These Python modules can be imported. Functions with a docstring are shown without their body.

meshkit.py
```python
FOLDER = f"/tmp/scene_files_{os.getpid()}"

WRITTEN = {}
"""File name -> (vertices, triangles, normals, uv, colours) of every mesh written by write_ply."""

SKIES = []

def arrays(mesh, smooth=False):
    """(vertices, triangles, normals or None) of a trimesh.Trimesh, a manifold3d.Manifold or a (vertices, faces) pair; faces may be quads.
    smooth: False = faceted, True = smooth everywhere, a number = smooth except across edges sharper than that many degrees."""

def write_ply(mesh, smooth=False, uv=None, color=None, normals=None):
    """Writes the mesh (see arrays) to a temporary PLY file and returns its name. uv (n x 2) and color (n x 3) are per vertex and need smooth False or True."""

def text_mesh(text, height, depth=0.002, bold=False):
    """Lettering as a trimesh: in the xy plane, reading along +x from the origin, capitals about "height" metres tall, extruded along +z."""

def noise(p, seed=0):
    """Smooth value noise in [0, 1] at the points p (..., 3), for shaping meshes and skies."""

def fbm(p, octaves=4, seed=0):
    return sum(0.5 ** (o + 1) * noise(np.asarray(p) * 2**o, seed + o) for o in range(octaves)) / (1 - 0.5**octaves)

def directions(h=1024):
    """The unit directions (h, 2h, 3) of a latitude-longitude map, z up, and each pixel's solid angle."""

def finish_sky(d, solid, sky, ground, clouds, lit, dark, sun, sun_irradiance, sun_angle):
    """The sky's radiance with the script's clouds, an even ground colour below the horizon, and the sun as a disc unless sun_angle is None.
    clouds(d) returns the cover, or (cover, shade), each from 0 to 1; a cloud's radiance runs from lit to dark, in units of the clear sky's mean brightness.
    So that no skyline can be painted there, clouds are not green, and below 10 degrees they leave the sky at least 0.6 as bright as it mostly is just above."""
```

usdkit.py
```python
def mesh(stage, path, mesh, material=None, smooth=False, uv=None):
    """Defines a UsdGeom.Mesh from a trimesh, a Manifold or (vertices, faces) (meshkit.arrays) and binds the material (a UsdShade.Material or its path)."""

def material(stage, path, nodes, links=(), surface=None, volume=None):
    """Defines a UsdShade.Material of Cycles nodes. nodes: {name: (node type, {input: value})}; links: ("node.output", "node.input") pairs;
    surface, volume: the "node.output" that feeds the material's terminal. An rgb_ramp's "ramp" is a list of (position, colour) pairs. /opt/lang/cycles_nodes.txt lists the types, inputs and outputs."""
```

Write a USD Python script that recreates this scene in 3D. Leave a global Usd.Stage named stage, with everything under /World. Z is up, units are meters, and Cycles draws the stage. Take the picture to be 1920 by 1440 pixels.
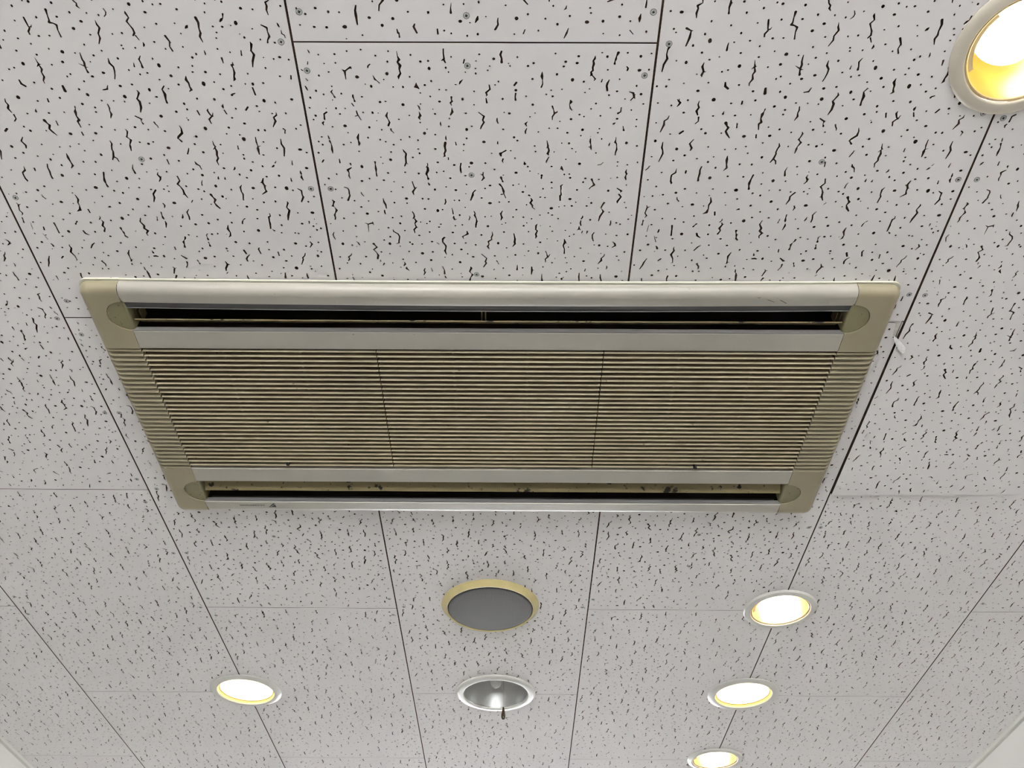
import math, random
import numpy as np, trimesh, usdkit, meshkit
from shapely.geometry import Polygon, Point, box, LineString, MultiPoint
from shapely.ops import unary_union
from shapely import affinity
from pxr import Usd, UsdGeom, UsdLux, UsdShade, Gf, Sdf, Vt

random.seed(7)
rng = np.random.default_rng(7)
stage = Usd.Stage.CreateInMemory()
UsdGeom.SetStageUpAxis(stage, UsdGeom.Tokens.z)
UsdGeom.SetStageMetersPerUnit(stage, 1.0)
world = UsdGeom.Xform.Define(stage, '/World')
stage.SetDefaultPrim(world.GetPrim())
UsdGeom.Scope.Define(stage, '/World/Looks')
ZC = 2.50                                        # height of the ceiling
# tuning
EXPOSURE = 2.62
SKY = 1.0
SKY_COLOR = (0.985, 0.965, 1.0)
TILE = (0.80, 0.765, 0.755)
FLOOR = (0.14, 0.135, 0.13)
TAN = (0.33, 0.285, 0.185)
GREY = (0.43, 0.40, 0.34)
SLAT = (0.42, 0.36, 0.235)
CAPC = (0.22,0.20,0.105)
BULB = 1.4
DIFF = 0.45
WIN_B = (-0.75, 2.10, 0.9, 2.44)
WIN_F = (-0.5, 1.85, 1.25, 2.38)
# ---------------------------------------------------------------- camera, sky, exposure
cam = UsdGeom.Camera.Define(stage, '/World/camera')
F_PX = 1597.383
RIGHT = np.array([9.99979076e-01, -5.54097748e-04, 6.44512807e-03])
FWD = np.array([-0.00414399, 0.71018122, 0.70400672])
UP = np.cross(RIGHT, FWD)
EYE = np.array([0.7351, -0.4537, ZC - 1.0478])
m = np.eye(4)
m[0, :3], m[1, :3], m[2, :3], m[3, :3] = RIGHT, UP, -FWD, EYE
cam.AddTransformOp().Set(Gf.Matrix4d(m.tolist()))
cam.CreateHorizontalApertureAttr(36.0)
cam.CreateVerticalApertureAttr(27.0)
cam.CreateFocalLengthAttr(F_PX * 36.0 / 1920.0)
cam.CreateClippingRangeAttr(Gf.Vec2f(0.02, 60))
cam.CreateExposureAttr(EXPOSURE)
dome = UsdLux.DomeLight.Define(stage, '/World/sky')     # even overcast daylight, comes in through the windows
dome.CreateIntensityAttr(SKY)
dome.CreateColorAttr(Gf.Vec3f(*SKY_COLOR))

LOOK = {}


def look(name, nodes, links, surface='p.BSDF'):
    LOOK[name] = usdkit.material(stage, '/World/Looks/' + name, nodes, links, surface=surface)
    return LOOK[name]


def plain(name, color, rough=0.5, metallic=0.0, vary=0.06, scale=9.0, spec=0.5, bump=0.0, bump_scale=400.0, coat=0.0):
    """A painted or moulded surface whose tone drifts a little; optional fine grain."""
    c = np.array(color, float)
    nodes = {'g': ('texture_coordinate', {}), 'n': ('noise_texture', {'scale': scale, 'detail': 4.0, 'roughness': 0.55}),
             'r': ('rgb_ramp', {'ramp': [(0.3, tuple(c * (1 - vary))), (0.7, tuple(np.minimum(c * (1 + vary), 1)))]}),
             'p': ('principled_bsdf', {'roughness': rough, 'metallic': metallic, 'specular_ior_level': spec, 'coat_weight': coat})}
    links = [('g.object', 'n.vector'), ('n.fac', 'r.fac'), ('r.color', 'p.base_color')]
    if bump:
        nodes['f'] = ('noise_texture', {'scale': bump_scale, 'detail': 2.0})
        nodes['b'] = ('bump', {'strength': bump, 'distance': 0.0004})
        links += [('g.object', 'f.vector'), ('f.fac', 'b.height'), ('b.normal', 'p.normal')]
    return look(name, nodes, links)


def dirty(name, color, dirt, rough=0.45, amount=0.62, scale=60.0, vary=0.08, fine=0.74, spec=0.5):
    """Aged plastic: drifting yellowing plus irregular dark specks of dust and mould."""
    c = np.array(color, float)
    return look(name, {
        'g': ('texture_coordinate', {}),
        'n': ('noise_texture', {'scale': 5.0, 'detail': 5.0, 'roughness': 0.6}),
        'r': ('rgb_ramp', {'ramp': [(0.3, tuple(c * (1 - vary))), (0.7, tuple(np.minimum(c * (1 + vary), 1)))]}),
        's': ('noise_texture', {'scale': scale, 'detail': 3.0, 'roughness': 0.6}),
        'sr': ('map_range', {'from_min': amount, 'from_max': amount + 0.06, 'to_min': 0.0, 'to_max': 1.0, 'clamp': True}),
        's2': ('noise_texture', {'scale': scale * 6, 'detail': 1.0}),
        'sr2': ('map_range', {'from_min': fine, 'from_max': fine + 0.04, 'to_min': 0.0, 'to_max': 1.0, 'clamp': True}),
        'mx': ('math', {'math_type': 'maximum'}),
        'm': ('mix_color', {'b': tuple(dirt)}),
        'p': ('principled_bsdf', {'roughness': rough, 'specular_ior_level': spec})},
        [('g.object', 'n.vector'), ('g.object', 's.vector'), ('g.object', 's2.vector'), ('n.fac', 'r.fac'), ('s.fac', 'sr.value'), ('s2.fac', 'sr2.value'),
         ('sr.result', 'mx.value1'), ('sr2.result', 'mx.value2'), ('mx.value', 'm.fac'), ('r.color', 'm.a'), ('m.result', 'p.base_color')])


def glow(name, color, strength):
    return look(name, {'e': ('emission', {'color': color, 'strength': strength})}, [], 'e.emission')
# ---------------------------------------------------------------- helpers
USED = {}


def numbered(path):
    n = USED.get(path, 0)
    USED[path] = n + 1
    return path if n == 0 else f'{path}_{n:03d}'


def xform(name, parent='/World', at=(0, 0, 0), **data):
    x = UsdGeom.Xform.Define(stage, numbered(f'{parent}/{name}'))
    x.AddTranslateOp().Set(Gf.Vec3d(*map(float, at)))
    for k, v in data.items():
        x.GetPrim().SetCustomDataByKey(k, v)
    return str(x.GetPath())


def part(name, mesh, mat, parent='/World', smooth=False, **data):
    p = usdkit.mesh(stage, numbered(f'{parent}/{name}'), mesh, LOOK[mat] if isinstance(mat, str) else mat, smooth)
    for k, v in data.items():
        p.GetPrim().SetCustomDataByKey(k, v)
    return p


def bx(x0, x1, y0, y1, z0, z1):
    b = trimesh.creation.box([x1 - x0, y1 - y0, z1 - z0])
    b.apply_translation([(x0 + x1) / 2, (y0 + y1) / 2, (z0 + z1) / 2])
    return b


def cat(ms):
    return trimesh.util.concatenate(ms)


def lathe(profile, n=96, closed=False):
    """Turns (r, z) points about the z axis; triangles face to the left of the profile's direction of travel seen with r to the right."""
    pr = np.array(profile, float)
    a = np.arange(n) * 2 * np.pi / n
    v = np.stack([pr[:, None, 0] * np.cos(a), pr[:, None, 0] * np.sin(a), np.repeat(pr[:, 1:2], n, 1)], -1).reshape(-1, 3)
    k = len(pr)
    f = []
    for i in range(k if closed else k - 1):
        j = (i + 1) % k
        for s in range(n):
            t = (s + 1) % n
            f += [[i * n + s, i * n + t, j * n + t], [i * n + s, j * n + t, j * n + s]]
    return trimesh.Trimesh(v, np.array(f), process=False)


def arc(r, z, r0, a0, a1, n):
    return [(r + r0 * math.cos(math.radians(t)), z + r0 * math.sin(math.radians(t))) for t in np.linspace(a0, a1, n)]


def tri_poly(poly):
    """Triangles of a shapely polygon with holes: (points, faces)."""
    v, f = trimesh.creation.triangulate_polygon(poly, engine='earcut')
    return np.asarray(v), np.asarray(f)


def plate(poly, z0, z1, both=True):
    """A flat plate with the outline poly (mm), from z0 up to z1 (mm), in metres."""
    ps = list(poly.geoms) if hasattr(poly, 'geoms') else [poly]
    out = []
    for q in ps:
        e = trimesh.creation.extrude_polygon(q, z1 - z0, engine='earcut')
        e.apply_translation([0, 0, z0])
        out.append(e)
    r = cat(out)
    r.apply_scale(0.001)
    return r


def loft_x(profile, xs, dz=None):
    """A closed (y, z) outline in mm drawn along x; dz(x) moves it down in mm."""
    pr = np.array(profile, float)
    if Polygon(pr).exterior.is_ccw is False:
        pr = pr[::-1]
    k = len(pr)
    v, f = [], []
    for x in xs:
        o = dz(x) if dz else 0
        v += [(x, y, z + o) for y, z in pr]
    for i in range(len(xs) - 1):
        for j in range(k):
            a, b = i * k + j, i * k + (j + 1) % k
            f += [[a, b, b + k], [a, b + k, a + k]]
    pv, pf = tri_poly(Polygon(pr))
    if len(pv) == k:
        order = [int(np.argmin(((pr - p) ** 2).sum(1))) for p in pv]
        e = (len(xs) - 1) * k
        for t in pf:
            a, b, c = (order[q] for q in t)
            f += [[a, c, b], [e + a, e + b, e + c]]
    r = trimesh.Trimesh(np.array(v) * 0.001, np.array(f), process=False)
    if r.is_watertight and r.volume < 0:
        r.invert()
    return r


def down(ms, z=None):
    """Moves a mesh built with z = 0 at the ceiling's face to its height."""
    ms.apply_translation([0, 0, ZC if z is None else z])
    return ms


# ---------------------------------------------------------------- materials
look('tile_paint', {
    'g': ('geometry', {}), 'x': ('attribute', {'attribute': 'core'}),
    'n': ('noise_texture', {'scale': 3.0, 'detail': 5.0, 'roughness': 0.6}),
    'r': ('rgb_ramp', {'ramp': [(0.3, tuple(np.array(TILE) * 0.97)), (0.7, tuple(np.array(TILE) * 1.02))]}),
    'q': ('noise_texture', {'scale': 900.0, 'detail': 2.0}),
    'b': ('bump', {'strength': 0.25, 'distance': 0.0003}),
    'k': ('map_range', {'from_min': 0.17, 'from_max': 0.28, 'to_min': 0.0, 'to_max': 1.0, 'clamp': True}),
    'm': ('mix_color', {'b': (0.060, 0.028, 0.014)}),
    'p': ('principled_bsdf', {'roughness': 0.75, 'specular_ior_level': 0.25})},
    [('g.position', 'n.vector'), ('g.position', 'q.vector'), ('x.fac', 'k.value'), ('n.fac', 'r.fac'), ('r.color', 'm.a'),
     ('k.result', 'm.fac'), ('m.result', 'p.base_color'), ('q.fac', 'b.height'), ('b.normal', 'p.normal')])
plain('board_core', (0.075, 0.042, 0.022), 0.9, vary=0.3, scale=30)
plain('plaster', (0.66, 0.63, 0.58), 0.9, vary=0.12, scale=120)
plain('flake_white', (0.86, 0.85, 0.83), 0.8, vary=0.06, scale=200, bump=0.5, bump_scale=300)
plain('wall_paper', (0.70, 0.685, 0.65), 0.8, vary=0.03, scale=4, bump=0.2, bump_scale=500)
plain('trim_paint', (0.62, 0.61, 0.56), 0.5, vary=0.03)
plain('floor_vinyl', FLOOR, 0.5, vary=0.10, scale=3)
plain('window_metal', (0.55, 0.55, 0.55), 0.35, 0.6)
look('pane_glass', {'f': ('fresnel', {'IOR': 1.45}), 't': ('transparent_bsdf', {'color': (0.96, 0.98, 0.97)}), 'y': ('glossy_bsdf', {'roughness': 0.0, 'color': (1, 1, 1)}), 'm': ('mix_closure', {})},
     [('f.fac', 'm.fac'), ('t.BSDF', 'm.closure1'), ('y.BSDF', 'm.closure2')], 'm.closure')
plain('screw_steel', (0.47, 0.47, 0.46), 0.45, 0.0, vary=0.2, scale=300)
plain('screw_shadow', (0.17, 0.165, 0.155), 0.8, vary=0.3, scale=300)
plain('screw_slot', (0.010, 0.010, 0.010), 0.9)
dirty('tan_plastic', TAN, (0.06, 0.045, 0.02), 0.42, amount=0.74, scale=45, fine=0.79)
dirty('grey_plastic', GREY, (0.07, 0.055, 0.03), 0.38, amount=0.78, scale=50, fine=0.80)
dirty('slat_plastic', SLAT, (0.05, 0.035, 0.015), 0.5, amount=0.70, scale=70, vary=0.10, fine=0.78)
dirty('cap_plastic', CAPC, (0.05, 0.04, 0.015), 0.5, amount=0.66, scale=130, vary=0.10, fine=0.72)
dirty('louver_plastic', (0.26, 0.21, 0.105), (0.012, 0.009, 0.005), 0.5, amount=0.60, scale=55, vary=0.18, fine=0.72)
plain('flange_plastic', (0.66, 0.63, 0.52), 0.45)
plain('felt_strip', (0.060, 0.058, 0.056), 0.75, vary=0.12)
plain('edge_metal', (0.33, 0.32, 0.31), 0.35, 0.5)
plain('duct_black', (0.008, 0.007, 0.006), 0.9)
plain('filter_dark', (0.022, 0.016, 0.007), 0.9, vary=0.4, scale=25)
plain('print_black', (0.012, 0.011, 0.011), 0.5)
plain('print_teal', (0.012, 0.028, 0.026), 0.5)
plain('label_film', tuple(np.array(GREY) * np.array([0.97, 1.0, 1.02])), 0.3, vary=0.04, scale=60)
plain('scuff_brown', (0.20, 0.15, 0.08), 0.7, vary=0.3, scale=200)
plain('lamp_white', (0.66, 0.645, 0.60), 0.32, vary=0.03)
plain('lamp_white_old', (0.62, 0.56, 0.46), 0.35, vary=0.05)
plain('gold_edge', (0.72, 0.58, 0.33), 0.25, 0.5)
plain('reflector_gold', (0.80, 0.61, 0.29), 0.22, 0.85, vary=0.05, scale=20)
plain('reflector_steel', (0.62, 0.62, 0.61), 0.38, 1.0, vary=0.08, scale=12)
plain('chrome_edge', (0.75, 0.75, 0.74), 0.12, 1.0)
plain('orange_gap', (0.55, 0.30, 0.06), 0.5)
plain('dark_socket', (0.05, 0.045, 0.04), 0.6)
look('bulb_glass', {'p': ('principled_bsdf', {'base_color': (0.80, 0.80, 0.78), 'roughness': 0.15, 'specular_ior_level': 0.6})}, [])
glow('bulb_light', (1.0, 0.80, 0.46), BULB)
glow('bulb_light_strong', (1.0, 0.84, 0.56), BULB * 3.5)
glow('diffuser_rim_light', (1.0, 0.74, 0.24), DIFF * 0.55)
glow('diffuser_light', (1.0, 0.80, 0.42), DIFF)
plain('speaker_ring', (0.60, 0.50, 0.24), 0.28, vary=0.06, scale=30)
look('speaker_mesh', {
    'g': ('texture_coordinate', {}), 'v': ('voronoi_texture', {'scale': 520.0, 'randomness': 0.1}),
    'r': ('rgb_ramp', {'ramp': [(0.25, (0.030, 0.027, 0.024)), (0.5, (0.080, 0.071, 0.064))]}),
    'p': ('principled_bsdf', {'roughness': 0.6})}, [('g.object', 'v.vector'), ('v.distance', 'r.fac'), ('r.color', 'p.base_color')])
plain('cord_grey', (0.33, 0.32, 0.31), 0.6)
plain('knob_wood', (0.055, 0.030, 0.010), 0.18, vary=0.5, scale=60, coat=0.5)

# ---------------------------------------------------------------- the room
X0, X1, YB, YF = -0.826, 2.188, -3.6, 5.6        # inner faces of the side walls, back wall, front wall
AC = dict(x0=53.5, x1=1332.5, y0=374.0, y1=955.0)
LAMP = [                                          # x, y, kind, outer radius (mm)
    (1365.0, 6.0, 'bulb', 87), (1365.5, 1358.0, 'bulb', 86), (1365.5, 1811.0, 'diffuser', 97), (1365.5, 2268.0, 'bulb', 86),
    (-3.0, 1809.0, 'diffuser', 96), (685.0, 1812.0, 'off', 109)]
SPK = (678.0, 1349.0, 115.0)
part('floor', bx(X0 - 0.1, X1 + 0.1, YB - 0.1, YF + 0.1, -0.05, 0.0), 'floor_vinyl', kind='structure')
part('wall_left', bx(X0 - 0.1, X0, YB - 0.1, YF + 0.1, 0, ZC + 0.1), 'wall_paper', kind='structure')
part('wall_right', bx(X1, X1 + 0.1, YB - 0.1, YF + 0.1, 0, ZC + 0.1), 'wall_paper', kind='structure')


def wall_with_window(name, wname, y, t, wx0, wx1, wz0, wz1):
    a, b = sorted((y, y + t))
    part(name, cat([bx(X0, wx0, a, b, 0, ZC + 0.1), bx(wx1, X1, a, b, 0, ZC + 0.1), bx(wx0, wx1, a, b, 0, wz0), bx(wx0, wx1, a, b, wz1, ZC + 0.1)]), 'wall_paper', kind='structure')
    w = xform(wname, kind='structure')
    c = (a + b) / 2
    part('window_frame', cat([bx(wx0, wx0 + .05, c - .03, c + .03, wz0, wz1), bx(wx1 - .05, wx1, c - .03, c + .03, wz0, wz1), bx(wx0 + .05, wx1 - .05, c - .03, c + .03, wz0, wz0 + .05),
                               bx(wx0 + .05, wx1 - .05, c - .03, c + .03, wz1 - .05, wz1), bx((wx0 + wx1) / 2 - .025, (wx0 + wx1) / 2 + .025, c - .03, c + .03, wz0 + .05, wz1 - .05)]), 'window_metal', w)
    for p0, p1 in ((wx0 + .05, (wx0 + wx1) / 2 - .025), ((wx0 + wx1) / 2 + .025, wx1 - .05)):
        part('pane', bx(p0, p1, c - .003, c + .003, wz0 + .05, wz1 - .05), 'pane_glass', w)


wall_with_window('wall_back', 'window_1', YB, -0.1, *WIN_B)
wall_with_window('wall_front', 'window_2', YF, 0.1, *WIN_F)
part('trim_1', bx(X0, X0 + .012, YB, YF, ZC - .009, ZC), 'trim_paint', kind='structure')
part('trim_2', bx(X1 - .012, X1, YB, YF, ZC - .011, ZC), 'trim_paint', kind='structure')

# ---------------------------------------------------------------- the ceiling: perforated plaster tiles, all pressed with one pattern
# the pressed pattern: round holes (x, y, radius) and worm-shaped ones (chains of x, y, width; | parts branches), tenths of mm on one tile
DOTS = ('296,162,12 501,155,15 661,116,13 838,95,12 1015,173,13 1181,115,12 1458,162,15 1576,248,17 352,277,10 497,268,12 394,388,12 260,437,15 1158,250,15 1136,408,23 1087,486,10 '
        '1424,449,13 748,453,24 841,550,9 915,579,19 1198,587,12 1326,586,16 405,580,11 514,680,14 191,642,16 281,692,14 101,737,16 387,768,9 776,723,14 1006,794,18 1079,787,12 1304,830,22 '
        '68,879,12 283,886,8 415,885,16 535,887,11 456,965,14 129,991,18 93,1048,13 764,942,12 890,945,18 964,951,8 932,1061,9 1374,983,12 1230,1039,12 500,1138,24 329,1151,13 823,1157,18 '
        '1543,667,12 1510,1084,12 1674,238,15 1680,338,22 1968,185,11 1893,327,15 1925,384,12 2140,386,10 2325,151,14 2281,237,10 2272,335,11 2272,402,15 2505,209,19 2453,304,10 2427,358,11 '
        '2692,268,8 2712,301,11 2803,184,13 2939,300,17 3009,263,17 2999,472,16 1696,504,15 1609,559,16 1793,620,11 1881,625,11 1670,715,13 1787,785,18 2090,750,19 2243,642,12 2237,828,11 '
        '1692,893,8 1717,960,15 2126,950,13 1904,1025,12 1890,1140,15 2198,1136,12 2519,553,11 2562,508,13 2614,746,17 2920,707,12 3008,824,18 2632,935,10 2701,950,19 2975,996,11 3041,943,9 '
        '1535,820,11 3282,137,13 3416,244,18 3394,305,15 3575,171,17 3561,260,19 3311,409,17 3513,482,24 3660,507,16 3243,623,11 3382,611,11 3183,681,12 3266,707,16 3739,603,11 3684,652,11 '
        '3867,124,11 3937,175,18 3955,347,13 4116,471,11 4188,125,14 4357,170,20 4486,133,12 4479,343,14 4358,352,23 4344,560,14 4414,673,19 4098,635,16 3998,688,14 4211,741,11 4458,809,13 '
        '3837,805,15 3779,880,12 4032,865,13 4309,895,12 3521,1028,18 3373,1061,11 3630,961,14 3691,989,12 3908,977,13 4393,1029,12 4396,1129,12 4133,1020,17 526,1236,11 985,1192,12 '
        '160,1300,13 108,1370,13 155,1417,15 80,1540,17 442,1415,16 545,1382,11 787,1309,15 640,1516,13 1020,1369,13 1124,1414,15 948,1338,13 1229,1338,12 1351,1296,14 1461,1344,15 '
        '1454,1478,14 1467,1543,16 1369,1607,15 1077,1524,14 929,1605,10 1060,1644,21 945,1701,9 648,1753,24 1002,1852,17 730,1942,14 620,1982,19 280,1874,13 157,1944,17 87,2044,13 '
        '228,2119,13 931,1968,17 1072,1992,11 816,2122,13 1187,2080,15 1016,2153,12 1243,1839,13 1431,1857,16 300,2260,11 474,2307,14 674,2312,11 1224,2267,22 1225,2345,13 1045,2337,15 '
        '1456,2268,15 558,2413,17 1596,1181,10 1557,1242,23 1700,1261,14 1688,1476,16 2128,1183,22 2123,1315,14 2081,1406,15 2070,1500,10 2355,1367,23 2456,1540,10 2618,1179,14 2764,1296,18 '
        '2809,1345,15 3091,1216,12 3046,1425,13 3060,1509,12 2719,1499,12 2777,1612,13 1709,1682,17 1935,1722,18 2174,1691,26 2141,1750,13 2368,1692,16 1684,1840,14 1783,1823,13 '
        '1870,1931,17 2085,1891,15 2493,1790,14 2793,1840,21 2956,1743,14 2986,1814,11 3104,1855,8 2094,2034,13 1804,2073,12 1641,2117,18 1939,2125,20 2356,2096,13 2426,2047,18 2077,2184,10 '
        '2753,2041,14 2833,2022,10 2891,2151,18 3178,2097,14 1539,2273,15 1912,2295,11 1980,2295,15 2302,2253,15 2419,2340,25 2555,2321,13 2691,2316,15 2947,2365,12 3141,2236,14 '
        '3208,2244,12 2060,2413,10 2614,1879,9 3235,1160,12 3347,1160,14 3481,1225,16 3683,1182,20 3665,1269,12 3908,1165,12 3892,1224,13 3797,1281,5 3951,1315,12 3412,1381,10 3513,1383,17 '
        '3556,1463,12 3610,1512,10 3312,1514,10 3480,1628,12 3887,1527,12 4291,1374,21 4437,1418,15 4197,1665,13 4196,1727,9 4336,1708,12 4471,1670,13 3286,1739,14 3672,1696,22 3469,1864,13 '
        '3539,1859,13 3554,1918,17 3767,1926,16 3740,1987,16 3958,1942,13 4122,1922,8 4212,1909,13 3295,1993,16 3300,2083,12 3660,2113,16 4104,2125,19 4353,2030,10 3568,2266,22 3832,2239,8 '
        '3655,2318,10 4353,2319,10 3495,2381,12 3598,2381,17 3814,2382,15 3416,2396,10 3878,2329,18 433,2519,13 796,2490,13 631,2527,23 1475,2441,16 1661,2469,25 280,2610,16 70,2705,9 '
        '994,2594,14 1123,2569,14 435,2742,17 237,2831,13 766,2802,8 1095,2694,19 914,2770,15 1152,2820,13 1397,2668,11 1487,2695,12 1533,2656,15 1692,2704,13 1661,2756,15 1518,2844,15 '
        '1358,2906,16 925,2933,17 422,2931,12 828,2992,14 200,3063,24 337,3087,14 534,3025,12 404,3110,8 906,3058,24 1210,3030,16 1244,3064,18 1388,3063,13 1057,3104,11 1541,3016,16 '
        '1383,3233,25 1183,3200,15 1540,3206,18 761,3211,15 887,3240,12 124,3307,15 519,3300,16 418,3434,17 915,3416,12 1080,3347,14 1270,3404,14 1506,3360,20 218,3420,13 84,3530,15 '
        '588,3535,12 544,3597,19 1030,3498,12 729,3663,23 898,3696,9 901,3742,12 1119,3736,16 1268,3735,10 1385,3696,11 267,3646,11 413,3699,9 176,3723,12 1611,3643,11 1731,2452,13 '
        '2800,2447,16 3306,2423,25 1975,2545,17 2344,2572,13 2433,2562,10 2754,2575,14 2903,2578,13 3023,2604,13 3145,2539,11 3264,2501,14 3320,2538,15 1903,2730,12 2006,2715,14 '
        '2382,2737,21 2644,2678,11 2589,2701,10 2909,2727,16 2955,2676,10 3297,2737,11 3332,2822,14 1860,2851,18 2284,2892,16 2619,2839,16 2981,2831,13 3262,2959,10 1878,3049,16 '
        '2044,3040,13 2193,3072,16 2530,3041,22 2908,3054,13 3160,3021,16 3121,3108,8 2655,3126,13 1975,3158,19 2067,3238,13 2149,3295,19 1833,3255,14 1719,3303,10 1945,3398,22 2477,3275,16 '
        '2670,3294,10 2789,3256,18 2930,3269,8 2987,3181,14 3134,3222,20 3349,3399,13 2902,3500,15 2603,3506,14 2463,3532,12 1817,3529,13 1952,3615,10 1966,3679,12 2281,3669,24 2697,3645,19 '
        '2482,3711,15 2821,3747,12 2903,3639,9 3213,3482,13 3037,3772,11 1761,3773,17 3154,2724,7 4146,2485,11 4383,2406,13 4435,2604,15 4476,2537,9 3411,2598,13 3598,2677,10 3881,2618,16 '
        '4266,2668,13 4323,2692,14 3525,2803,11 3655,2874,13 3591,2909,12 3418,2995,11 3585,3106,10 3769,3124,14 4127,2870,12 4289,2892,15 4451,2870,18 3969,3064,10 4045,3071,20 '
        '4172,3089,14 4434,3192,17 3890,3223,10 4081,3222,10 4327,3272,13 4362,3344,12 3828,3367,21 3683,3281,12 3549,3305,12 3575,3400,12 3390,3323,9 3642,3515,13 4056,3500,12 3576,3567,14 '
        '3468,3601,14 3424,3676,12 3507,3710,19 3533,3680,10 3892,3652,15 3970,3687,17 4347,3660,26 4423,3560,9 4451,3736,13 4255,3759,13 108,4159,15 241,4170,23 623,4041,13 976,4042,17 '
        '1374,4052,14 1225,4119,17 1029,4174,15 621,4278,15 869,4328,14 1188,4297,12 174,4374,15 207,4417,12 567,4436,16 642,4520,28 1010,4423,16 1410,4487,16 1137,4518,14 945,4537,12 '
        '442,4581,18 566,4670,17 1272,4585,12 1471,4649,12 1289,4724,15 793,4724,10 1053,4674,15 675,4761,15 261,4775,11 387,4798,22 1069,4843,25 933,4895,14 860,4917,14 1430,4855,13 '
        '546,4951,10 1569,5010,14 202,5023,11 398,5073,11 711,5064,14 1110,5093,15 1444,4068,19 1718,4081,18 2219,4047,11 2653,4096,22 2831,4060,15 2820,4192,19 1897,4195,16 2103,4203,12 '
        '2442,4155,11 2242,4228,14 1469,4256,15 1722,4249,16 2000,4305,20 2756,4376,11 1877,4392,21 2917,4332,15 1544,4482,13 2055,4468,13 2334,4459,12 2456,4447,15 2825,4557,15 '
        '2400,4602,13 2408,4643,13 2564,4633,13 1936,4594,14 2941,4645,12 1627,4687,25 1782,4702,12 2006,4732,16 2128,4671,13 2299,4770,17 1582,4819,20 1935,4815,10 2739,4771,13 '
        '2794,4859,27 2391,4922,13 3036,4884,15 2052,4960,20 1895,5009,19 1622,4978,14 1763,5074,15 2517,4978,14 2616,4959,14 2909,4997,22 2745,5049,13 2939,4098,13 3036,4092,15 '
        '3216,4155,17 3249,4029,14 3573,4085,13 3546,4190,13 3707,4045,8 3782,4064,16 3144,4324,11 3186,4451,11 3604,4362,13 3632,4435,13 3612,4506,12 3719,4365,16 3165,4619,12 3308,4710,16 '
        '3248,4754,18 3218,4865,14 3200,4945,14 3365,4945,19 3593,4643,13 3546,4973,14 3996,4141,19 4138,4153,14 4483,4112,15 3897,4319,26 3963,4498,17 3828,4350,9 4084,4389,10 4157,4522,12 '
        '4328,4562,15 3915,4454,8 3741,4686,11 4148,4751,9 4274,4770,13 4353,4746,19 4462,4778,14 4146,4888,14 3902,4965,13 4308,4998,14 4075,5090,16 3841,5103,11 3938,5104,21 56,5115,15 '
        '176,5116,16 1307,5178,17 593,5175,21 483,5304,14 96,5345,12 277,5378,13 819,5297,28 1055,5347,15 1363,5303,17 453,5479,17 848,5525,14 1137,5517,16 1344,5506,12 108,5626,12 '
        '316,5790,12 723,5716,15 788,5775,20 1002,5773,12 1314,5819,24 128,5893,21 435,6013,23 859,5979,13 1093,6017,12 1239,6008,13 1371,5971,13 1588,5916,12 1415,6073,14 557,6109,18 '
        '106,6132,12 958,6131,11 413,6189,16 733,6159,14 894,6210,18 1621,6134,20 1505,6246,17 1615,5683,12 1659,5184,16 1744,5258,24 1629,5387,19 1901,5338,13 2056,5342,11 2198,5352,13 '
        '2211,5137,20 2369,5115,16 2222,5282,26 2573,5187,22 2638,5285,16 2520,5374,12 2826,5170,11 2974,5114,17 2973,5379,19 2992,5458,16 2838,5493,19 1780,5436,16 1769,5500,15 '
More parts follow.
